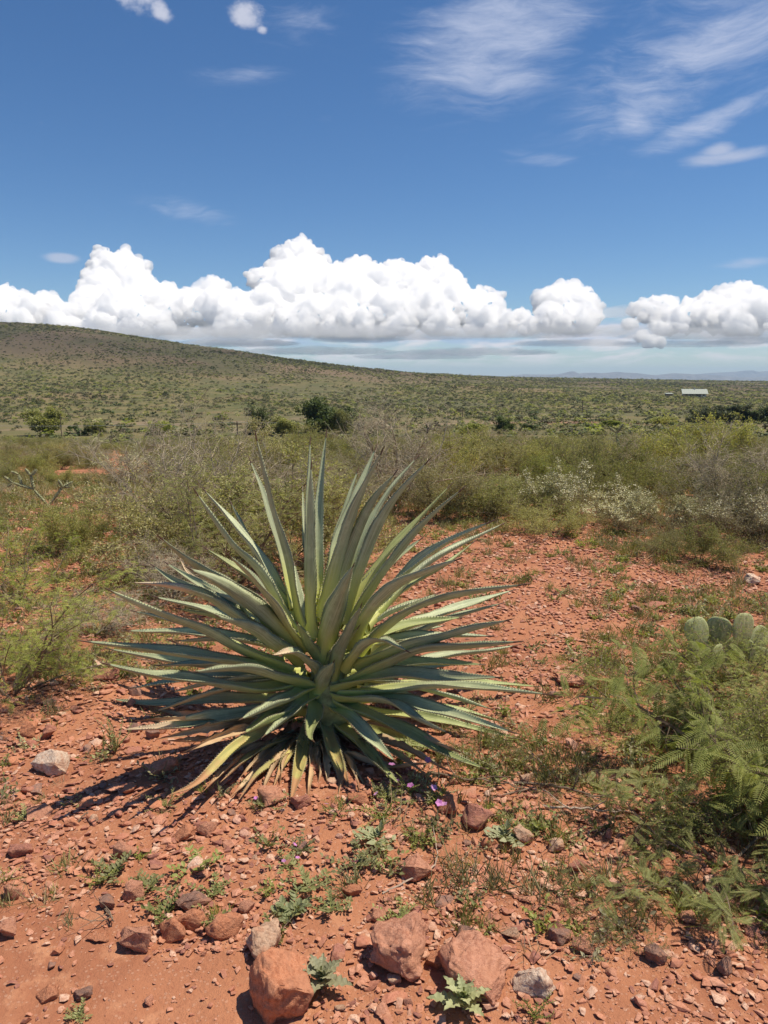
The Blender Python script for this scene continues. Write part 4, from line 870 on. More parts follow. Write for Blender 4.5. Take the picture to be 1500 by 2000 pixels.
# gravel
x, y = wedge_points(150000, 1.45, 11, 1.35, .56)
dens = 0.62 + 1.1*fbm(x/.35, y/.35, 2, 3); uu, vv = pix(x, y, 0*x)
dens = np.where((vv > 1860) & (uu < 620), dens*.22, dens); dens = np.where((vv > 1760) & (uu < 250), dens*.35, dens); dens = np.where((vv > 1880), dens*.55, dens)
m_ = rng.random(len(x)) < np.clip(dens, .04, 1); x, y = x[m_], y[m_]; n = len(x)
s = 0.0050 + 0.030*rng.random(n)**2.6; s *= (1 + (y-1.5)*.13); big_ = rng.random(n) < (.05+.035*np.clip(y-3.5, 0, 3))*np.clip(fbm(x/.5, y/.5, 9, 2)*2+1, .2, 2)*((vv[m_] < 1800) | (uu[m_] > 700)); s = np.where(big_, rng.uniform(.025, .060, n), s)
PEB = [rock_mesh(1200+i, 9+i % 4, (1, .8, .5), 0, 0, 0 if i < 5 else .05, m_peb, 'pebble') for i in range(9)]
scatter('gravel', np.stack([x, y, zg(x, y)+s*.15], 1), np.stack([s*rng.uniform(.7, 1.3, n), s*rng.uniform(.7, 1.3, n), s*rng.uniform(.5, .95, n)], 1), np.stack([rng.normal(0, .2, n), rng.normal(0, .2, n), rng.uniform(0, 6.28, n)], 1), rng.integers(0, 9, n), PEB)
lap('rocks')

# ------------------------------------------------------------------ shrubs: one of each kind
K = {}
for i in range(4): K['olive%d' % i] = shrub_meshes('olive_shrub', 20+i, L_olive, B_brown, H=1.0, stems=12, l2=4, l3=4, leaves_per=7, leaf=(.018, .040), spread=1.0, up=.85, wob=.24, r0=.010)
for i in range(3): K['green%d' % i] = shrub_meshes('green_shrub', 40+i, L_green, B_brown, H=1.0, stems=12, l2=5, l3=4, leaves_per=6, leaf=(.016, .036), spread=1.05, up=.75, wob=.26, r0=.010)
for i in range(3): K['grey%d' % i] = shrub_meshes('grey_shrub', 60+i, L_grey, B_grey, H=1.0, stems=14, l2=4, l3=5, leaves_per=4, leaf=(.010, .026), spread=1.05, up=.75, wob=.28, r0=.009)
for i in range(2): K['dead%d' % i] = shrub_meshes('dead_shrub', 80+i, L_grey, B_grey, H=1.0, stems=13, l2=5, l3=4, leaves_per=1, leaf=(.008, .016), keep=.3, spread=.95, up=.9, wob=.32, r0=.014)
for i in range(3): K['flower%d' % i] = shrub_meshes('flowering_shrub', 100+i, L_grey, B_brown, flowers=(9, .50), H=1.0, stems=14, l2=4, l3=4, leaves_per=4, leaf=(.014, .034), spread=1.1, up=.7, wob=.25, r0=.008)
K['mesq0'] = shrub_meshes('mesquite', 120, L_mesq, B_brown, frondy=2, leaf=(.055, .10), H=1.0, stems=10, l2=3, l3=4, leaves_per=1, spread=1.25, up=.55, wob=.25, grav=.02, r0=.012, twig3=.10)
K['mesq1'] = shrub_meshes('mesquite', 121, L_mesq, B_brown, frondy=2, leaf=(.05, .09), H=1.0, stems=11, l2=3, l3=4, leaves_per=1, spread=1.0, up=.8, wob=.27, grav=.01, r0=.012, twig3=.10)
K['mesqbig'] = shrub_meshes('mesquite', 122, L_mesq, B_brown, frondy=1, leaf=(.11, .17), H=.85, stems=9, l2=3, l3=2, leaves_per=1, spread=1.5, up=.45, wob=.24, grav=.03, r0=.013, twig3=.10)
K['wispy'] = shrub_meshes('wispy', 130, L_green, B_brown, H=1.0, stems=16, l2=2, l3=3, leaves_per=5, leaf=(.018, .04), spread=1.5, up=.4, wob=.3, r0=.006)
lap('shrub kinds')
# (kind, u, v of its foot, height m, rotation, label, name, category, squash)
HS = [
 ('mesqbig', 1420, 1690, .44, .4, 'bright green shrub with feathery drooping fronds at the lower right corner', 'mesquite_shrub', 'shrub', .75),
 ('mesqbig', 1500, 1545, .74, 2.4, 'tall feathery shrub at the right edge behind the drooping fronds', 'mesquite_shrub', 'shrub', 1.15),
 ('green1', 1500, 1600, .42, 1.0, 'dark leafy bush in the shade behind the bright fronds', 'leafy_shrub', 'shrub', .9),
 ('mesq0', 1430, 1450, .40, 3.4, 'low spreading feathery shrub right of the agave leaf tips', 'mesquite_shrub', 'shrub', .55),
 ('mesq1', 1490, 1400, .46, 5.4, 'feathery shrub in front of the prickly pear at the right edge', 'mesquite_shrub', 'shrub', .7),
 ('wispy', 1230, 1330, .36, .3, 'thin wispy shrub left of the prickly pear with red soil showing through', 'wispy_shrub', 'shrub', .7),
 ('mesq0', 1225, 1440, .20, 1.9, 'small dark low shrub just beyond the right agave tips', 'mesquite_shrub', 'shrub', .5),
 ('wispy', 1400, 1320, .30, 2.5, 'fine twiggy plant growing in front of the prickly pear', 'wispy_shrub', 'shrub', .9),
 ('mesq1', 1440, 1345, .34, 2.2, 'small feathery shrub hiding the foot of the prickly pear', 'mesquite_shrub', 'shrub', .9),
 ('wispy', 1180, 1800, .17, 1.2, 'small feathery seedling with pale fronds at the edge of the bare soil', 'wispy_shrub', 'shrub', .9),
 ('wispy', 1110, 1560, .13, 2.2, 'brown-green wispy plant among dry twigs right of the agave', 'wispy_shrub', 'shrub', .6),
 ('wispy', 960, 1470, .20, 4.2, 'tangle of fine yellow-green stems over the lower right agave leaves', 'wispy_shrub', 'shrub', .9),
 ('mesq1', 20, 1355, .70, 1.2, 'feathery grey-green bush at the left edge level with the agave base', 'mesquite_shrub', 'shrub', .8),
 ('mesq0', 110, 1315, .36, 4.4, 'low dark feathery bush left of the longest agave leaf', 'mesquite_shrub', 'shrub', .7),
 ('mesq1', 30, 1180, .62, 3.1, 'feathery light green bush at the left edge above the low dark one', 'mesquite_shrub', 'shrub', .8),
 ('olive1', 130, 1080, .52, 2.0, 'loose green bush left of the upper agave leaves', 'mesquite_shrub', 'shrub', .75),
 ('mesq1', 455, 1150, .98, .9, 'large olive bush with dark stems directly behind the left half of the agave', 'mesquite_shrub', 'shrub', .86),
 ('olive2', 400, 1100, .90, 2.9, 'dense green bush behind the upper left agave leaves', 'leafy_shrub', 'shrub', .8),
 ('olive0', 560, 1100, .95, 4.9, 'olive bush behind the middle of the agave', 'olive_shrub', 'shrub', .85),
 ('green2', 300, 1040, .50, 1.3, 'green bush below the small bare red patch at the left', 'leafy_shrub', 'shrub', .7),
 ('dead0', 340, 1170, .55, 2.1, 'bare dark twiggy bush in the shade left behind the agave', 'dead_shrub', 'shrub', .7),
 ('dead1', 180, 1240, .42, 5.1, 'low bare twigs over red soil left of the agave', 'dead_shrub', 'shrub', .6),
 ('dead1', 385, 1060, 1.15, .5, 'leafless pale grey branches sticking out above the left bushes', 'dead_shrub', 'shrub', 1.0),
 ('dead0', 775, 985, 1.15, 1.5, 'grey-purple leafless shrub behind the upright right leaves of the agave', 'dead_shrub', 'shrub', 1.0),
 ('grey0', 640, 1020, .75, .7, 'grey-green bush seen between the upright agave leaves', 'grey_shrub', 'shrub', .8),
 ('olive1', 850, 1015, .70, 2.7, 'wide olive bush beyond the open ground right of the agave', 'olive_shrub', 'shrub', .75),
 ('green0', 960, 1010, .65, 3.7, 'dark green bush right of the wide olive bush', 'leafy_shrub', 'shrub', .7),
 ('olive2', 1075, 1045, .42, 1.7, 'low green bush in front of the cream flowering bushes', 'olive_shrub', 'shrub', .7),
 ('flower0', 1030, 1000, .48, 0.2, 'cream flowering bush, leftmost of the row at right', 'flowering_shrub', 'shrub', .85),
 ('flower1', 1125, 1005, .62, 1.2, 'widest cream flowering bush near the middle of the row', 'flowering_shrub', 'shrub', .85),
 ('flower2', 1205, 1035, .40, 2.2, 'cream flowering bush nearest to the open red ground', 'flowering_shrub', 'shrub', .9),
 ('flower0', 1298, 1040, .46, 3.2, 'round cream flowering bush left of the pink boulder', 'flowering_shrub', 'shrub', .9),
 ('flower1', 1485, 1065, .55, 4.2, 'pale flowering bush cut by the right edge', 'flowering_shrub', 'shrub', .9),
 ('flower2', 256, 945, .62, 5.2, 'yellowish flowering bush at the head of the small red patch at left', 'flowering_shrub', 'shrub', .9),
 ('green1', 1370, 1100, .42, 5.7, 'low spreading green bush in front of the pink boulder', 'leafy_shrub', 'shrub', .75),
 ('olive3', 1300, 1085, .26, 0.9, 'small sprawling olive bush left of the low green one', 'olive_shrub', 'shrub', .8),
 ('dead1', 1450, 1015, 1.0, 2.4, 'dark grey twiggy shrub at the upper right edge', 'dead_shrub', 'shrub', .9),
 ('grey1', 1410, 1030, .75, 4.0, 'dark grey-green bush behind the pink boulder', 'grey_shrub', 'shrub', .85),
 ('green2', 1490, 1035, .80, 1.0, 'dark green bush behind the pale flowering one at the right edge', 'leafy_shrub', 'shrub', .85),
]
used = []
for k_, u, v, h, rz, lab, nm, cat, sq in HS:
    p = on(u, v); place(nm, K[k_], p, h, rz, lab, cat, None, sq); used.append((p[0], p[1], h*.5))
# the shrub belt: individuals near, the rest as one mass
def edge(u): return np.interp(u, [-600, 0, 140, 200, 290, 360, 560, 780, 1000, 1250, 1500, 2100], [985, 985, 965, 905, 905, 1010, 1050, 995, 1005, 1020, 1030, 1080])
q = random.Random(5); indiv = []; n_in = 0
GL = {'olive': ('olive_shrub', 'olive green bush in the dense belt of shrubs beyond the open ground', 'olive bushes of the shrub belt'),
      'green': ('leafy_shrub', 'darker green leafy bush in the dense belt of shrubs', 'green bushes of the shrub belt'),
      'grey': ('grey_shrub', 'grey-green twiggy bush in the dense belt of shrubs', 'grey bushes of the shrub belt'),
      'dead': ('dead_shrub', 'leafless grey bush standing in the dense belt of shrubs', 'leafless bushes of the shrub belt'),
      'flower': ('flowering_shrub', 'small pale flowering bush within the belt of shrubs', 'flowering bushes of the shrub belt'),
      'mesq': ('mesquite_shrub', 'feathery bush within the belt of shrubs', 'feathery bushes of the shrub belt')}
KN = [('olive', 4, .40), ('green', 3, .34), ('grey', 3, .13), ('dead', 2, .02), ('flower', 3, .07), ('mesq', 2, .08)]
def pick(r_):
    a = r_.random(); 
    for nm, c, w_ in KN:
        a -= w_
        if a < 0: return nm, r_.randrange(c)
    return 'olive', 0
far_pts = []
tries = 0; Y = 6.0
while Y < 105:
    half = .60*Y + 1.0; dens_ = .95 if Y < 30 else (.62 if Y < 60 else .40)
    dY = 0.5; nn_ = int(2*half*dY*dens_ + q.random())
    for _ in range(nn_):
        x = q.uniform(-half, half); y = Y + q.random()*dY; zz = float(zg(x, y, False)); u, v = pix(x, y, zz)
        if v > edge(u) - 4: continue
        if any((x-a)**2+(y-b)**2 < c*c for a, b, c in used): continue
        h = min(max(q.gauss(.62, .2), .28), 1.15)*(.68 if v > edge(u)-45 else 1); kd, vi = pick(q)
        if kd == 'flower': h *= .7
        if u < 330 and 880 < v: h *= .7
        inview = -60 < u < 1560
        if y < 22 and inview and n_in < 290: 
            nm, lab, grp = GL[kd]; place(nm, K[kd+str(vi)], (x, y, zz-.02), h, q.uniform(0, 6.28), lab, 'shrub', grp, q.uniform(.7, .95)); n_in += 1
        else: far_pts.append((x, y, zz-.02, h, kd, vi, q.uniform(0, 6.28)))
    Y += dY
print('individual shrubs', n_in, 'belt', len(far_pts))
# belt mass: foliage and branches joined per kind, instanced
src = [(kd, i) for kd, c, _ in KN for i in range(c)]
def joined(k_):
    parts, mats = [], []
    for j, (nm, me) in enumerate(K[k_].items()):
        V = np.empty(len(me.vertices)*3, np.float32); me.vertices.foreach_get('co', V); L = np.empty(len(me.loops), np.int32); me.loops.foreach_get('vertex_index', L)
        parts.append((V.reshape(-1, 3), L.reshape(-1, 4), j)); mats.append(me.materials[0])
    return npmesh('shrub_piece', parts, mats)
JS = [joined(kd+str(i)) for kd, i in src]
fp = far_pts
scatter('shrub_belt', [(a[0], a[1], a[2]) for a in fp], [(a[3], a[3], a[3]*.85) for a in fp], [(0, 0, a[6]) for a in fp], [src.index((a[4], a[5])) for a in fp], JS)
lap('belt')

# the slopes beyond: thousands of far shrubs
def clump(seed, n=46, leaf=.26, lm=L_far):
    r_ = np.random.default_rng(seed); a = r_.normal(size=(n, 3)); a /= np.linalg.norm(a, axis=1)[:, None]; a[:, 2] = np.abs(a[:, 2])
    P_ = a*(np.array([.55, .55, .62])*r_.uniform(.55, 1.0, (n, 1))) + np.array([0, 0, .06]); L_ = r_.uniform(leaf*.7, leaf*1.3, n)
    V_, F_ = stamp(LEAF[0]-np.array([0, .5, 0]), LEAF[1], P_, frames(r_.normal(size=(n, 3)) + a*.3), np.stack([L_*.9, L_, L_], 1))
    return npmesh('far_clump', [(V_, F_, 0)], [lm])
CL = [clump(i) for i in range(5)] + [clump(9, 46, .26, L_green), clump(10, 46, .24, L_grey)]
pts = []
for (y0, y1, per) in ((95, 150, .20), (150, 240, .15), (240, 420, .16), (420, 800, .13), (800, 1400, .035), (1400, 2800, .006)):
    A = .57*(y1**2-y0**2); n = int(A*per); y = np.sqrt(y0**2+(y1**2-y0**2)*rng.random(n)); x = (rng.random(n)*2-1)*.57*y
    dn = .62 + .8*fbm(x/28, y/45, 1, 3) + 1.1*fbm(x/110, y/160, 6, 2) + .45*fbm(x/6, y/9, 7, 2); mk = rng.random(n) < np.clip(dn, .10, 1); x, y = x[mk], y[mk]
    pts.append(np.stack([x, y], 1))
pts = np.concatenate(pts); x, y = pts[:, 0], pts[:, 1]; n = len(x); sz = rng.uniform(.6, 1.6, n)*np.interp(y, [100, 600, 1500, 2800], [1.0, .95, 1.8, 3.0])
sz = sz*(1+.9*(rng.random(n) < .05))
print('far shrubs', n)
ix = rng.integers(0, 5, n); ix = np.where(rng.random(n) < .22, 5, ix); ix = np.where(rng.random(n) < .12, 6, ix)
scatter('hillside_shrubs', np.stack([x, y, zg(x, y, False)], 1), np.stack([sz*1.25, sz*1.25, sz*.85], 1), np.stack([0*x, 0*x, rng.uniform(0, 6.28, n)], 1), ix, CL)
lap('far shrubs')

# grass tufts and low ground cover
def tuft(seed, n, h, lm, sp=.5, wd=.0035, blade=BLADE):
    r_ = np.random.default_rng(seed); D = r_.normal(size=(n, 3))*np.array([sp, sp, .1]) + np.array([0, 0, 1]); O = r_.normal(size=(n, 3))*np.array([.02, .02, 0])
    L_ = h*r_.uniform(.5, 1.1, n); V_, F_ = stamp(blade[0], blade[1], O, frames(D, None, r_.uniform(0, 6.28, n)), np.stack([np.full(n, wd), L_, L_], 1)); return npmesh('tuft', [(V_, F_, 0)], [lm])
def sprig(seed, n, h, lm, lf=.016):
    r_ = np.random.default_rng(seed); O, D, segs = [], [], []
    for i in range(n):
        a = r_.uniform(0, 6.28); d = np.array([math.cos(a)*.9, math.sin(a)*.9, r_.uniform(.15, 1.1)]); d /= np.linalg.norm(d); L = h*r_.uniform(.5, 1.1); segs.append((np.zeros(3), d*L, .0012, .0006))
        for j in range(7): O.append(d*L*(j+2)/8); D.append(d*.4 + r_.normal(0, .6, 3))
    L_ = r_.uniform(lf*.7, lf*1.3, len(O)); V_, F_ = stamp(LEAF[0], LEAF[1], O, frames(D, None, r_.uniform(-1, 1, len(O))), np.stack([L_*.55, L_, L_], 1)); Vs_, Fs_ = tubes(segs)
    return npmesh('sprig', [(V_, F_, 0), (Vs_, Fs_, 1)], [lm, B_brown])
TU = [tuft(1, 34, .07, L_grass), tuft(2, 40, .10, L_grass, .6), tuft(3, 24, .09, L_straw, .8), sprig(4, 9, .07, L_weed), sprig(5, 12, .06, L_green), sprig(6, 10, .09, L_grey), tuft(7, 46, .06, L_green, .7)]
x, y = wedge_points(26000, 1.9, 16, 1.3, .58); uu, vv = pix(x, y, 0*x)
d = .13 + .9*np.clip(fbm(x/.9, y/.9, 5, 3), 0, 1)
d = d + .20*np.clip((uu-1030)/300, 0, 1)*((vv > 1150) & (vv < 1500)) + .12*(uu < 380)*(vv < 1330) + .30*(vv < 1080)
d = np.where((vv > 1330) & (uu < 900), d*.13, d); d = np.where(vv > 1830, d*.10, d); d = np.where((uu > 780) & (uu < 1150) & (vv < 1450) & (vv > 1040), d*.30, d)
d = np.where((uu > 850)&(uu < 1150)&(vv > 1400)&(vv < 1560), d+.12, d)
mk = rng.random(len(x)) < np.clip(d, 0, .85); x, y = x[mk], y[mk]; n = len(x); print('tufts', n)
sz = rng.uniform(.5, 1.5, n)*np.clip(.8+y*.05, .8, 1.5)
scatter('grass', np.stack([x, y, zg(x, y)-.003], 1), np.stack([sz, sz, sz], 1), np.stack([rng.normal(0, .1, n), rng.normal(0, .1, n), rng.uniform(0, 6.28, n)], 1), rng.choice(7, n, p=[.16, .16, .16, .16, .16, .10, .10]), TU)
lap('grass')

# ------------------------------------------------------------------ prickly pear among the shrubs
m_pad = agavemat('cactus_pad_skin', (0.36, 0.40, 0.17), (0.48, 0.50, 0.25), (0.38, 0.38, 0.18), (0.42, 0.44, 0.22), .05, 2.0, .6)
def pad_mesh(w_, h_, d_):
    n1, n2 = 20, 11; V, F_, uv = [], [], []
    for i in range(n2):
        b_ = math.pi*i/(n2-1)
        for j in range(n1):
            a = 6.2832*j/n1; r = math.sin(b_)**.75
            V.append((w_*.5*r*math.cos(a)*(0.82+.25*(i/(n2-1))), d_*.5*r*math.sin(a), h_*(.5-.5*math.cos(b_)))); uv.append((j/n1, i/(n2-1)))
    for i in range(n2-1):
        for j in range(n1): F_.append((i*n1+j, i*n1+(j+1) % n1, (i+1)*n1+(j+1) % n1, (i+1)*n1+j))
    V = np.array(V); V[:, 1] += .006*fbm(V[:, 0]*14, V[:, 2]*14, 0, 2)
    return npmesh('pad', [(V, np.array(F_), 0)], [m_pad], True, np.array(uv))
PADM = pad_mesh(1, 1, .11)
def spines_mesh(seed):
    r_ = random.Random(seed); segs = []
    for i in range(-3, 4):
        for j in range(8):
            x = i*.13+(.065 if j % 2 else 0); z = .08+j*.115
            if (x/.47)**2 + ((z-.52)/.5)**2 > .85: continue
            for sd in (-1, 1):
                y = sd*.075*math.sqrt(max(0, 1-(x/.5)**2-((z-.52)/.55)**2))
                for k_ in range(3): segs.append(((x, y, z), (x+r_.uniform(-.06, .06), y+sd*r_.uniform(.08, .16), z+r_.uniform(-.05, .07)), .003, .001))
    return npmesh('spines', [(*tubes(segs), 0)], [L_straw])
SPM = spines_mesh(3)
x, y, z = G(1405, 1292); PS = .86; z -= .05
pear = empty('prickly_pear', (x, y, z), 0, 'pale green prickly pear cactus with round pads half hidden in the shrubs at right', 'cactus')
for px_, py_, pz_, s_, ry, rz in ((-.12, 0, 0, .22, -.15, .3), (.12, .03, 0, .22, .2, -.4), (0, .08, .0, .2, .05, .1), (-.14, -.02, .17, .20, -.25, .2), (-.02, .03, .17, .19, .1, -.5), (.13, .0, .18, .21, .15, .35), (.24, .04, .12, .18, .6, .2), (-.05, -.08, .02, .19, -.1, .7), (.20, -.07, .02, .17, .4, -.2)):
    s_ *= PS; p_ = link('pad', PADM, pear, (px_*PS, py_*PS, pz_*PS)); p_.scale = (s_*.92, s_, s_); p_.rotation_euler = (random.uniform(-.2, .2), ry, rz)
    sp2 = link('spines', SPM, p_); sp2['kind'] = 'stuff'
# cholla
x, y, z = G(62, 990); m_ch = simple('cholla_skin', (0.30, 0.31, 0.17), .8, .4, 30)
ch = empty('cholla_cactus', (x, y, z), .3, 'branching cholla cactus with jointed arms at the far left', 'cactus'); ch.scale = (.8, .8, .8)
def knobby(A, B, r):
    A, B = np.array(A, float), np.array(B, float); n1, n2 = 10, 14; V = []
    D = (B-A); Fr = frames([D])[0]
    for i in range(n2):
        s_ = i/(n2-1); rr_ = r*(math.sin(math.pi*min(1, max(0.02, s_*.94+.03)))**.4)
        for j in range(n1): a = 6.283*j/n1 + (.31 if i % 2 else 0); k_ = rr_*(1.25 if (i+j) % 2 else .8); V.append(A+D*s_+Fr[0]*math.cos(a)*k_+Fr[2]*math.sin(a)*k_)
    F_ = [(i*n1+j, i*n1+(j+1) % n1, (i+1)*n1+(j+1) % n1, (i+1)*n1+j) for i in range(n2-1) for j in range(n1)]
    r_ = random.Random(int(A[0]*1e3)); segs = []
    for v in V[::2]:
        c = A + D*np.clip(np.dot(v-A, D)/np.dot(D, D), 0, 1); o_ = (v-c); segs.append((v, v+o_/max(np.linalg.norm(o_), 1e-6)*.02, .001, .0004))
    return npmesh('cholla_joint', [(np.array(V), np.array(F_), 0), (*tubes(segs), 1)], [m_ch, L_straw])
for A, B, r in (((.25, 0, 0), (.05, 0, .28), .020), ((.05, 0, .28), (-.25, .02, .40), .020), ((.05, 0, .28), (.02, 0, .52), .022), ((.02, 0, .50), (-.05, .0, .62), .022), ((.02, 0, .50), (.12, 0, .60), .022), ((-.25, .02, .40), (-.36, 0, .50), .021), ((-.25, .02, .40), (-.33, 0, .34), .020), ((-.12, .01, .36), (-.16, .05, .52), .021), ((.25, 0, 0), (.48, 0, .30), .020), ((.48, 0, .30), (.42, 0, .42), .021), ((.48, 0, .30), (.64, .02, .38), .021), ((.48, 0, .30), (.60, 0, .30), .019), ((-.16, .05, .52), (-.26, .0, .58), .019)):
    link('joint', knobby(A, B, r), ch)
x, y, z = G(1440, 1010)
ch2 = empty('cholla_cactus', (x, y+4.5, z-.55), 1.3, 'thin upright cholla sticking out of the shrubs at the upper right', 'cactus')
for A, B, r in (((0, 0, 0), (0, 0, .9), .022), ((0, 0, .85), (.05, .1, 1.2), .022), ((0, 0, .85), (-.03, -.16, 1.1), .02), ((.05, .1, 1.2), (0, .22, 1.3), .02), ((0, 0, .6), (.1, -.2, .75), .02), ((.05, .1, 1.18), (.02, -.02, 1.36), .02)):
    link('joint', knobby(A, B, r), ch2)

# ------------------------------------------------------------------ trees in the valley
def tree_meshes(seed, lm, H=5.5, Wd=6.0, n=9000, leaf=.32, dense=1.0):
    q = random.Random(seed); r_ = np.random.default_rng(seed); segs = []; cl = []
    tp = twig((0, 0, 0), (q.uniform(-.1, .1), 0, 1), H*.35, H*.045, segs, q, 4, .12, 0, .7)
    for i in range(9):
        a = 6.283*i/9+q.random(); d = (math.cos(a), math.sin(a), q.uniform(.3, 1.5)); p0 = tp[q.randint(1, 3)][0]
        pts = twig(p0, d, H*q.uniform(.35, .55), H*.022, segs, q, 5, .22, -.03)
        for p, dd, r in pts[1:]:
            cl.append((p, H*q.uniform(.10, .17)))
            for _ in range(2): p2 = twig(p, (q.gauss(0, 1), q.gauss(0, 1), q.gauss(.3, .7)), H*.16, H*.008, segs, q, 2, .3); cl.append((p2[-1][0], H*q.uniform(.07, .13)))
    P0 = np.array([c[0] for c in cl])*np.array([Wd/H*.9, Wd/H*.9, 1]); Rr = np.array([c[1] for c in cl]); ii = r_.integers(0, len(cl), n)
    a = r_.normal(size=(n, 3)); a /= np.linalg.norm(a, axis=1)[:, None]; P_ = P0[ii] + a*(Rr[ii]*r_.random(n)**.4)[:, None]; P_[:, 2] = np.maximum(P_[:, 2], .15)
    L_ = r_.uniform(leaf*.6, leaf*1.2, n); V_, F_ = stamp(LEAF[0], LEAF[1], P_, frames(r_.normal(size=(n, 3))+a*.5), np.stack([L_*.6, L_, L_], 1))
    sg = [(np.array(A)*np.array([Wd/H*.9, Wd/H*.9, 1]), np.array(B)*np.array([Wd/H*.9, Wd/H*.9, 1]), ra, rb) for A, B, ra, rb in segs]
    return {'trunk': npmesh('trunk', [(*tubes(sg, 6), 0)], [B_dark]), 'crown': npmesh('crown', [(V_, F_, 0)], [lm])}
TD = [tree_meshes(1, L_dark), tree_meshes(2, L_dark, 5, 6.5)]; TG = [tree_meshes(3, L_green, 5, 6), tree_meshes(4, L_green, 4.5, 6)]
def tree(u, vtop, D, w_px, ms, label, name='tree', cat='tree'):
    k_ = (u-750)/1523; x = k_*D; z = float(zg(x, D)); top = v2z(vtop, D); h = top-z; wd = w_px*D*.985/F
    e = empty(name, (x, D, z), random.uniform(0, 6.28), label, cat); cv_ = np.array([v_.co[:] for v_ in ms['crown'].vertices]); e.scale = (wd/(2*np.percentile(np.abs(cv_[:, 0]), 94)),)*2 + (h/np.percentile(cv_[:, 2], 99),)
    for k2, me in ms.items(): link(k2, me, e)
    return e
tree(634, 782, 130, 84, TD[0], 'dark round tree standing alone in the valley behind the upright agave leaves')
tree(664, 803, 127, 34, TG[1], 'light green small tree touching the dark round tree on its right')
tree(503, 799, 128, 46, TD[1], 'dark green tree left of the round one, beyond the shrub belt')
tree(548, 816, 124, 46, TG[0], 'low bright green tree between the two dark valley trees')
tree(310, 824, 122, 40, TG[1], 'low green tree near the short pole at left')
tree(86, 799, 125, 60, TG[0], 'bright green tree with pale bare stems at the far left of the valley')
tree(988, 815, 130, 36, TD[1], 'small dark green tree in the valley right of centre')
tree(930, 828, 124, 44, TG[1], 'low green tree left of the small dark one in the valley')
tree(180, 826, 126, 36, TG[1], 'small olive tree between the left valley trees')
for u, vt, w_, lb in ((1375, 800, 60, 'leftmost tree of the dark thicket below the house'), (1412, 792, 72, 'tallest tree of the dark thicket below the house'), (1445, 795, 60, 'third tree of the dark thicket, right of its tallest'), (1480, 801, 54, 'rightmost full tree of the dark thicket'), (1515, 790, 70, 'dark tree cut by the right edge above the thicket')):
    tree(u, vt, 185, w_, TD[random.randrange(2)], lb)
tree(1295, 815, 165, 46, TG[0], 'low grey-green tree left of the dark thicket'); tree(1200, 822, 150, 40, TG[1], 'low tree at the right end of the red bank')
tree(1040, 828, 140, 30, TD[0], 'dark low tree on the left end of the red bank')
# bare tree
segs = []; q = random.Random(3)
for pth in twig((0, 0, 0), (0, 0, 1), 2.6, .16, segs, q, 5, .06, 0, .8)[-2:]:
    for _ in range(4):
        for p2 in twig(pth[0], (q.gauss(0, .9), q.gauss(0, .5), 1), 1.3, .07, segs, q, 4, .25): twig(p2[0], (q.gauss(0, 1), q.gauss(0, 1), .5), .6, .025, segs, q, 3, .3)
zt = v2z(815, 95); x = (832-750)/1523*95; zb = float(zg(x, 95)); e = empty('bare_tree', (x, 95, zb), 0, 'leafless dark tree trunk with short branches beyond the shrub belt', 'tree'); e.scale = (1, 1, (zt-zb)/4.0)
link('trunk', npmesh('trunk', [(*tubes(segs[:5], 6), 0)], [B_dark]), e); link('branches', npmesh('branches', [(*tubes(segs[5:], 5), 0)], [B_grey]), e)
# utility poles and wires
m_pole = simple('pole_wood', (0.13, 0.095, 0.07), .9, .3, 3); tops = {}
for u, vt, D, r, arm, lb in ((460, 823, 105, .11, 1.3, 'short wooden pole with a crossarm left of the dark green tree'), (685, 814, 170, .10, 0, 'thin pole right of the dark round tree'), (905, 800, 215, .12, 0, 'thin pole in the valley behind the right agave leaves'), (1140, 783, 255, .14, .9, 'tall thin utility pole above the red bank'), (1263, 783, 420, .16, 1.2, 'distant utility pole left of the house'), (112, 808, 120, .07, 0, 'pale thin post beside the bright green tree at left')):
    x = (u-750)/1523*D; z = float(zg(x, D)); h = v2z(vt, D)-z; e = empty('utility_pole', (x, D, z), 0, lb, 'pole')
    link('pole', npmesh('pole', [(*tubes([((0, 0, -.2), (0, 0, h), r, r*.75)], 8), 0)], [m_pole]), e); tops[u] = np.array((x, D, z+h-.1))
    if arm:
        bm = bmesh.new(); bmesh.ops.create_cube(bm, size=1, matrix=Matrix.Translation((0, 0, h-.35)) @ Matrix.Diagonal((arm, .14, .14, 1))); me = bpy.data.meshes.new('crossarm'); bm.to_mesh(me); bm.free(); me.materials.append(m_pole); link('crossarm', me, e)
m_wire = simple('wire_metal', (0.35, 0.35, 0.33), .5, .1, 3)
def wire(A, B, sag, lb, r=.022):
    P_ = [A*(1-t_)+B*t_-np.array([0, 0, sag*4*t_*(1-t_)]) for t_ in np.linspace(0, 1, 25)]
    o = link('power_line', npmesh('wire', [(*tubes([(a, b, r, r) for a, b in zip(P_, P_[1:])], 5), 0)], [m_wire])); tag(o, lb, 'wire')
wire(tops[460], np.array((-62, 98, tops[460][2]+.1)), .35, 'thin wire running left from the short crossarm pole'); wire(tops[460], tops[685], .5, 'thin wire running right from the short crossarm pole to the thin pole')

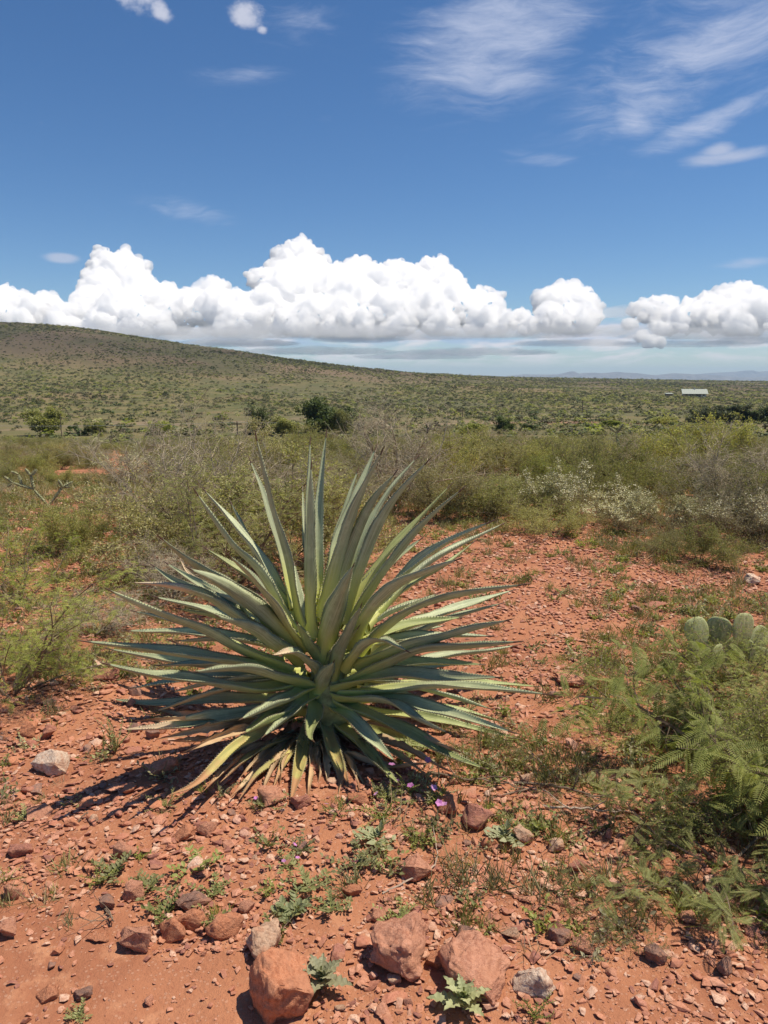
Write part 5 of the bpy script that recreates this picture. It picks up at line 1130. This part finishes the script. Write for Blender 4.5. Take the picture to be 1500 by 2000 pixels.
# ------------------------------------------------------------------ house on the far slope
m_wht = simple('white_stucco', (0.60, 0.56, 0.48), .85, .06, 2); m_roof = simple('pale_metal_roof', (0.36, 0.39, 0.33), .45, .06, 2, .5); m_dk = simple('dark_window', (0.03, 0.03, 0.035), .15, .1, 2, .5); m_wd = simple('porch_wood', (0.16, 0.10, 0.07), .8, .2, 4)
def box(name, par, c, d, m_, rot=None):
    bm = bmesh.new(); bmesh.ops.create_cube(bm, size=1, matrix=Matrix.Diagonal((*d, 1))); bmesh.ops.bevel(bm, geom=bm.edges[:], offset=.02, segments=1, affect='EDGES')
    me = bpy.data.meshes.new(name); bm.to_mesh(me); bm.free(); me.materials.append(m_); o = link(name, me, par, c)
    if rot: o.rotation_euler = rot
    return o
D = 455; x = (1358-750)/1523*D; zz = v2z(776.2, D)
hs = empty('house', (x, D, zz), R(-14), 'white ranch house with a pale metal roof and dark porch on the far slope', 'house')
box('wall', hs, (0, 1.2, 1.25), (12.4, 6.4, 2.5), m_wht); box('wall', hs, (4.75, -3.0, 1.25), (3.0, 2.2, 2.5), m_wht)
rf = box('roof', hs, (0, -1.75, 3.45), (14.2, 6.9, .16), m_roof, (R(23), 0, 0)); box('roof', hs, (0, 4.05, 3.75), (14.2, 5.3, .16), m_roof, (R(-18), 0, 0))
for i in range(13): box('seam', rf, (-6.6+i*1.1, 0, .10), (.06, 6.5, .05), m_roof)
box('chimney', hs, (.3, .9, 5.0), (.6, .6, 1.3), m_wht)
for i in range(4): box('porch_post', hs, (-6.2+i*2.9, -4.4, 1.15), (.18, .18, 2.3), m_wd)
box('porch_floor', hs, (-1.9, -3.3, .08), (10.2, 2.5, .16), m_wht)
for xx in (-4.6, -1.6, 1.4): box('window', hs, (xx, -2.03, 1.35), (1.7, .08, 1.5), m_dk)
box('window', hs, (4.7, -4.13, 1.4), (1.2, .08, 1.0), m_dk); box('door', hs, (3.0, -2.04, 1.05), (.9, .08, 2.1), m_wd)
x2 = (1311-750)/1523*D; sh = empty('shed', (x2, D+2, float(zg(x2, D+2, False))), R(6), 'small low shed with a pale roof left of the far house', 'shed')
box('wall', sh, (0, 0, .8), (3.6, 2.6, 1.6), m_wd); box('roof', sh, (0, 0, 1.68), (4.4, 3.4, .12), m_roof, (R(8), 0, 0))

# ------------------------------------------------------------------ weeds, flowers, twigs on the ground in front
def weed_meshes(seed, n, L, lm, lf=.03, up=.35, shape=OVAL, nl=6, wr=.6):
    r_ = np.random.default_rng(seed); segs, O, D, U = [], [], [], []; q = random.Random(seed)
    for i in range(n):
        a = 6.283*(i+.7*q.random())/n; d = (math.cos(a), math.sin(a), up*q.uniform(.5, 1.6)); pts = twig((0, 0, .005), d, L*q.uniform(.5, 1.1), .0022, segs, q, nl, .16, .02 if up < .6 else -.02, .5)
        for j, (p, dd, r) in enumerate(pts):
            for sd in (-1, 1):
                side = np.cross(dd, (0, 0, 1)); O.append(p); D.append(dd*.5+side*sd*.9+np.array([0, 0, q.uniform(0, .4)])); U.append((q.gauss(0, .35), q.gauss(0, .35), 1))
    L_ = r_.uniform(lf*.6, lf*1.15, len(O)); V_, F_ = stamp(shape[0], shape[1], np.array(O), frames(D, U), np.stack([L_*wr, L_, L_], 1))
    return {'stems': npmesh('stems', [(*tubes(segs), 0)], [L_weed]), 'leaves': npmesh('leaves', [(V_, F_, 0)], [lm])}
def thistle(seed):
    r_ = np.random.default_rng(seed); q = random.Random(seed); parts = []
    O, D, U, Ls = [], [], [], []
    for i in range(13):
        a = i*2.4; e = .25+1.3*(i/13); D.append((math.cos(a), math.sin(a), e)); O.append((0, 0, .012+.035*i/13)); U.append((0, 0, 1)); Ls.append(.075*(1-.45*i/13)*q.uniform(.85, 1.1))
    m_ = 12; V, F_ = [], []
    for k_ in range(m_+1):
        s_ = k_/m_; wv_ = .5*math.sin(math.pi*min(1, s_*.9+.1))*(.36+(.20 if k_ % 2 else -.04)); z = .05*math.sin(s_*3)-.25*s_*s_
        V += [(-wv_, s_, z+.05), (0, s_, z), (wv_, s_, z+.05)]
        if k_: b_ = 3*k_; F_ += [(b_-3, b_-2, b_+1, b_), (b_-2, b_-1, b_+2, b_+1)]
    Ls = np.array(Ls); V_, F2 = stamp(np.array(V), np.array(F_), O, frames(D, U), np.stack([Ls, Ls, Ls], 1))
    return {'stem': npmesh('stem', [(*tubes([((0, 0, -.01), (0, 0, .06), .004, .002)], 5), 0)], [L_weed]), 'leaves': npmesh('leaves', [(V_, F2, 0)], [L_pale])}
def petals(seed, n, r, lm):
    a = np.arange(n)*6.283/n; D = np.stack([np.cos(a), np.sin(a), .35+0*a], 1); V_, F_ = stamp(OVAL[0], OVAL[1], np.zeros((n, 3)), frames(D), np.full((n, 3), r)); return npmesh('petals', [(V_, F_, 0)], [lm])
FP, FY = petals(1, 5, .012, L_purp), petals(2, 6, .011, L_yel)
WM = {'a': weed_meshes(1, 8, .09, L_weed, .024), 'b': weed_meshes(2, 10, .12, L_weed, .020), 'c': weed_meshes(3, 7, .08, L_pale, .030), 'd': weed_meshes(4, 12, .11, L_green, .013, .5, LEAF, 8, .4), 'e': weed_meshes(5, 9, .13, L_grey, .015, .8, LEAF, 9, .4),
      'f': weed_meshes(6, 16, .17, L_weed, .013, 2.2, LEAF, 10, .35), 't': thistle(1), 'u': thistle(2)}
WL = [('t', 628, 1935, 1.25, 'grey-green toothed weed beside the largest orange boulder'), ('u', 905, 1975, 1.2, 'grey-green toothed weed at the bottom edge right of centre'), ('f', 226, 1470, 1.0, 'upright feathery yellow-green weed alone on red soil at left'),
 ('a', 600, 1735, 1.1, 'round leaved trailing weed above the orange boulder, upper mat'), ('c', 575, 1785, 1.1, 'grey-green round leaved weed just above the tan block'), ('a', 645, 1775, .9, 'trailing weed just right of the grey-green round leaved one'), ('b', 700, 1690, 1.2, 'wide leafy weed in the gravel in front of the agave'),
 ('c', 735, 1645, 1.3, 'pale fuzzy leaved weed right of the wide leafy weed'), ('d', 745, 1600, 1.3, 'tall fine grassy weed in front of the right agave leaves'), ('a', 222, 1705, 1.0, 'low green weed behind the pink pyramid stone'), ('d', 195, 1725, .9, 'small dark green weed left of the pink pyramid stone'),
 ('b', 290, 1735, 1.0, 'leafy weed between the pyramid stone and the yellow flower'), ('a', 385, 1700, 1.2, 'broad green weed left of the yellow flower'), ('a', 320, 1785, .9, 'bright green weed behind the squarish orange stone'), ('b', 415, 1745, .9, 'green weed carrying one yellow flower'),
 ('d', 325, 1575, 1.0, 'feathery weed in the gravel left of the agave front leaves'), ('e', 435, 1555, 1.0, 'grey-green sprig beside the longest drooping leaf'), ('b', 560, 1690, .8, 'small weed with pink flowers in the central gravel'), ('c', 985, 1640, 1.2, 'pale leaved rosette on the shady soil right of centre'),
 ('b', 1030, 1625, 1.0, 'green weed right of the pale leaved rosette'), ('d', 800, 1545, 1.3, 'green weed with magenta flowers at the right foot of the agave'), ('e', 850, 1560, 1.3, 'wispy weed right of the magenta flowers'), ('b', 760, 1560, 1.1, 'leafy weed directly under the right front agave leaves'),
 ('e', 600, 1470, 1.1, 'dark green weed growing up between the front agave leaves'), ('e', 480, 1460, 1.3, 'feathery weed growing through the lower left agave leaves'), ('e', 800, 1480, 1.4, 'blue-green feathery weed under the lower right agave leaves'), ('b', 520, 1575, .9, 'round leaved weed under the front agave leaf tips'),
 ('a', 45, 1600, .7, 'small green weed near the left edge'), ('d', 10, 1720, .7, 'tuft of green at the left edge'), ('b', 590, 1660, .8, 'sparse weed in the gravel below the agave'), ('d', 1045, 1985, .8, 'thin reddish weed in front of the pale buff stone'), ('b', 780, 1790, .8, 'small weed behind the big blocky boulder'),
 ('e', 940, 1500, 1.5, 'bushy yellow-green weed at the lower right leaf tips'), ('a', 152, 1985, .5, 'tiny green sprout in the bottom left soil'), ('a', 1100, 1160, 1.0, 'small weed on the open slope at right'), ('d', 915, 1080, 1.0, 'little green tuft at the near edge of the open ground'), ('d', 660, 1590, 1.0, 'small weed below the front centre leaves')]
for k_, u, v, s_, lb in WL:
    e = place('weed', WM[k_], on(u, v), s_*(1 if k_ in 'tuf' else .78), random.uniform(0, 6.28), lb, 'plant')
    e.location.z += .008
    fl = {(800, 1545): [(-.07, .0, .10), (.06, .05, .11), (.02, -.08, .07), (.10, -.04, .05)], (560, 1690): [(.03, .02, .05), (-.05, .03, .04)], (700, 1690): [(.02, .05, .05)], (760, 1560): [(-.05, .03, .06), (.05, -.05, .05)], (520, 1575): [(-.05, -.02, .05)], (850, 1560): [(-.03, -.12, .05), (-.045, -.11, .055)], (590, 1660): [(.0, .04, .04)], (660, 1590): [(.05, .02, .05)]}.get((u, v), [])
    for f_ in fl: o = link('flower', FP, e, f_); o.rotation_euler = (random.uniform(-.2, 1.0), random.uniform(-.4, .4), 0); o.scale = (1.2,)*3
    if (u, v) == (415, 1745): o = link('flower', FY, e, (.02, -.02, .05)); o.rotation_euler = (.5, 0, 0)
TW = [([(1000, 1530), (1080, 1545), (1150, 1562), (1235, 1572)], .007, 'dark fallen branch on the soil left of the drooping fronds'), ([(1060, 1578), (1110, 1590), (1180, 1596), (1240, 1590)], .006, 'pale dry branch just below the dark fallen branch'),
 ([(960, 1560), (1020, 1553), (1055, 1545), (1085, 1522)], .004, 'thin curved twig among the brown stones right of the agave'), ([(748, 1745), (800, 1728), (850, 1700), (850, 1650), (838, 1590)], .003, 'dry curved grass stem looping over the rounded red-brown stone'),
 ([(1000, 1440), (1060, 1500), (1100, 1560)], .003, 'long straw coloured stem slanting across the soil at right'), ([(205, 1775), (222, 1810), (218, 1800)], .004, 'short dark twig by the pink pyramid stone'), ([(150, 1610), (170, 1598), (185, 1606)], .003, 'tiny twig in the left gravel'), ([(840, 1510), (900, 1530), (980, 1540), (1040, 1548)], .006, 'flat dead agave leaf fibre lying right of the agave')]
for pts_, r, lb in TW:
    P_ = []
    for i, (u, v) in enumerate(pts_): x, y, z = G(u, v); P_.append(np.array((x, y, z + r + (.0 if i in (0, len(pts_)-1) else .018))))
    Cc = bez(P_, 18); Cc = Cc + np.random.default_rng(len(lb)).normal(0, r*.5, Cc.shape); rr_ = np.linspace(r, r*.35, 18)
    segs = [(Cc[i], Cc[i+1], rr_[i], rr_[i+1]) for i in range(17)]; q = random.Random(len(lb))
    if r > .0035:
        for i in (5, 9, 13): twig(Cc[i], (q.uniform(-1, 1), q.uniform(-1, 1), .35), .13, r*.45, segs, q, 4, .25)
    o = link('twig', npmesh('twig', [(*tubes(segs, 5), 0)], [B_pale if 'p' in lb[:6] or 'straw' in lb or 'dry' in lb else B_brown])); tag(o, lb, 'twig')
lap('all')
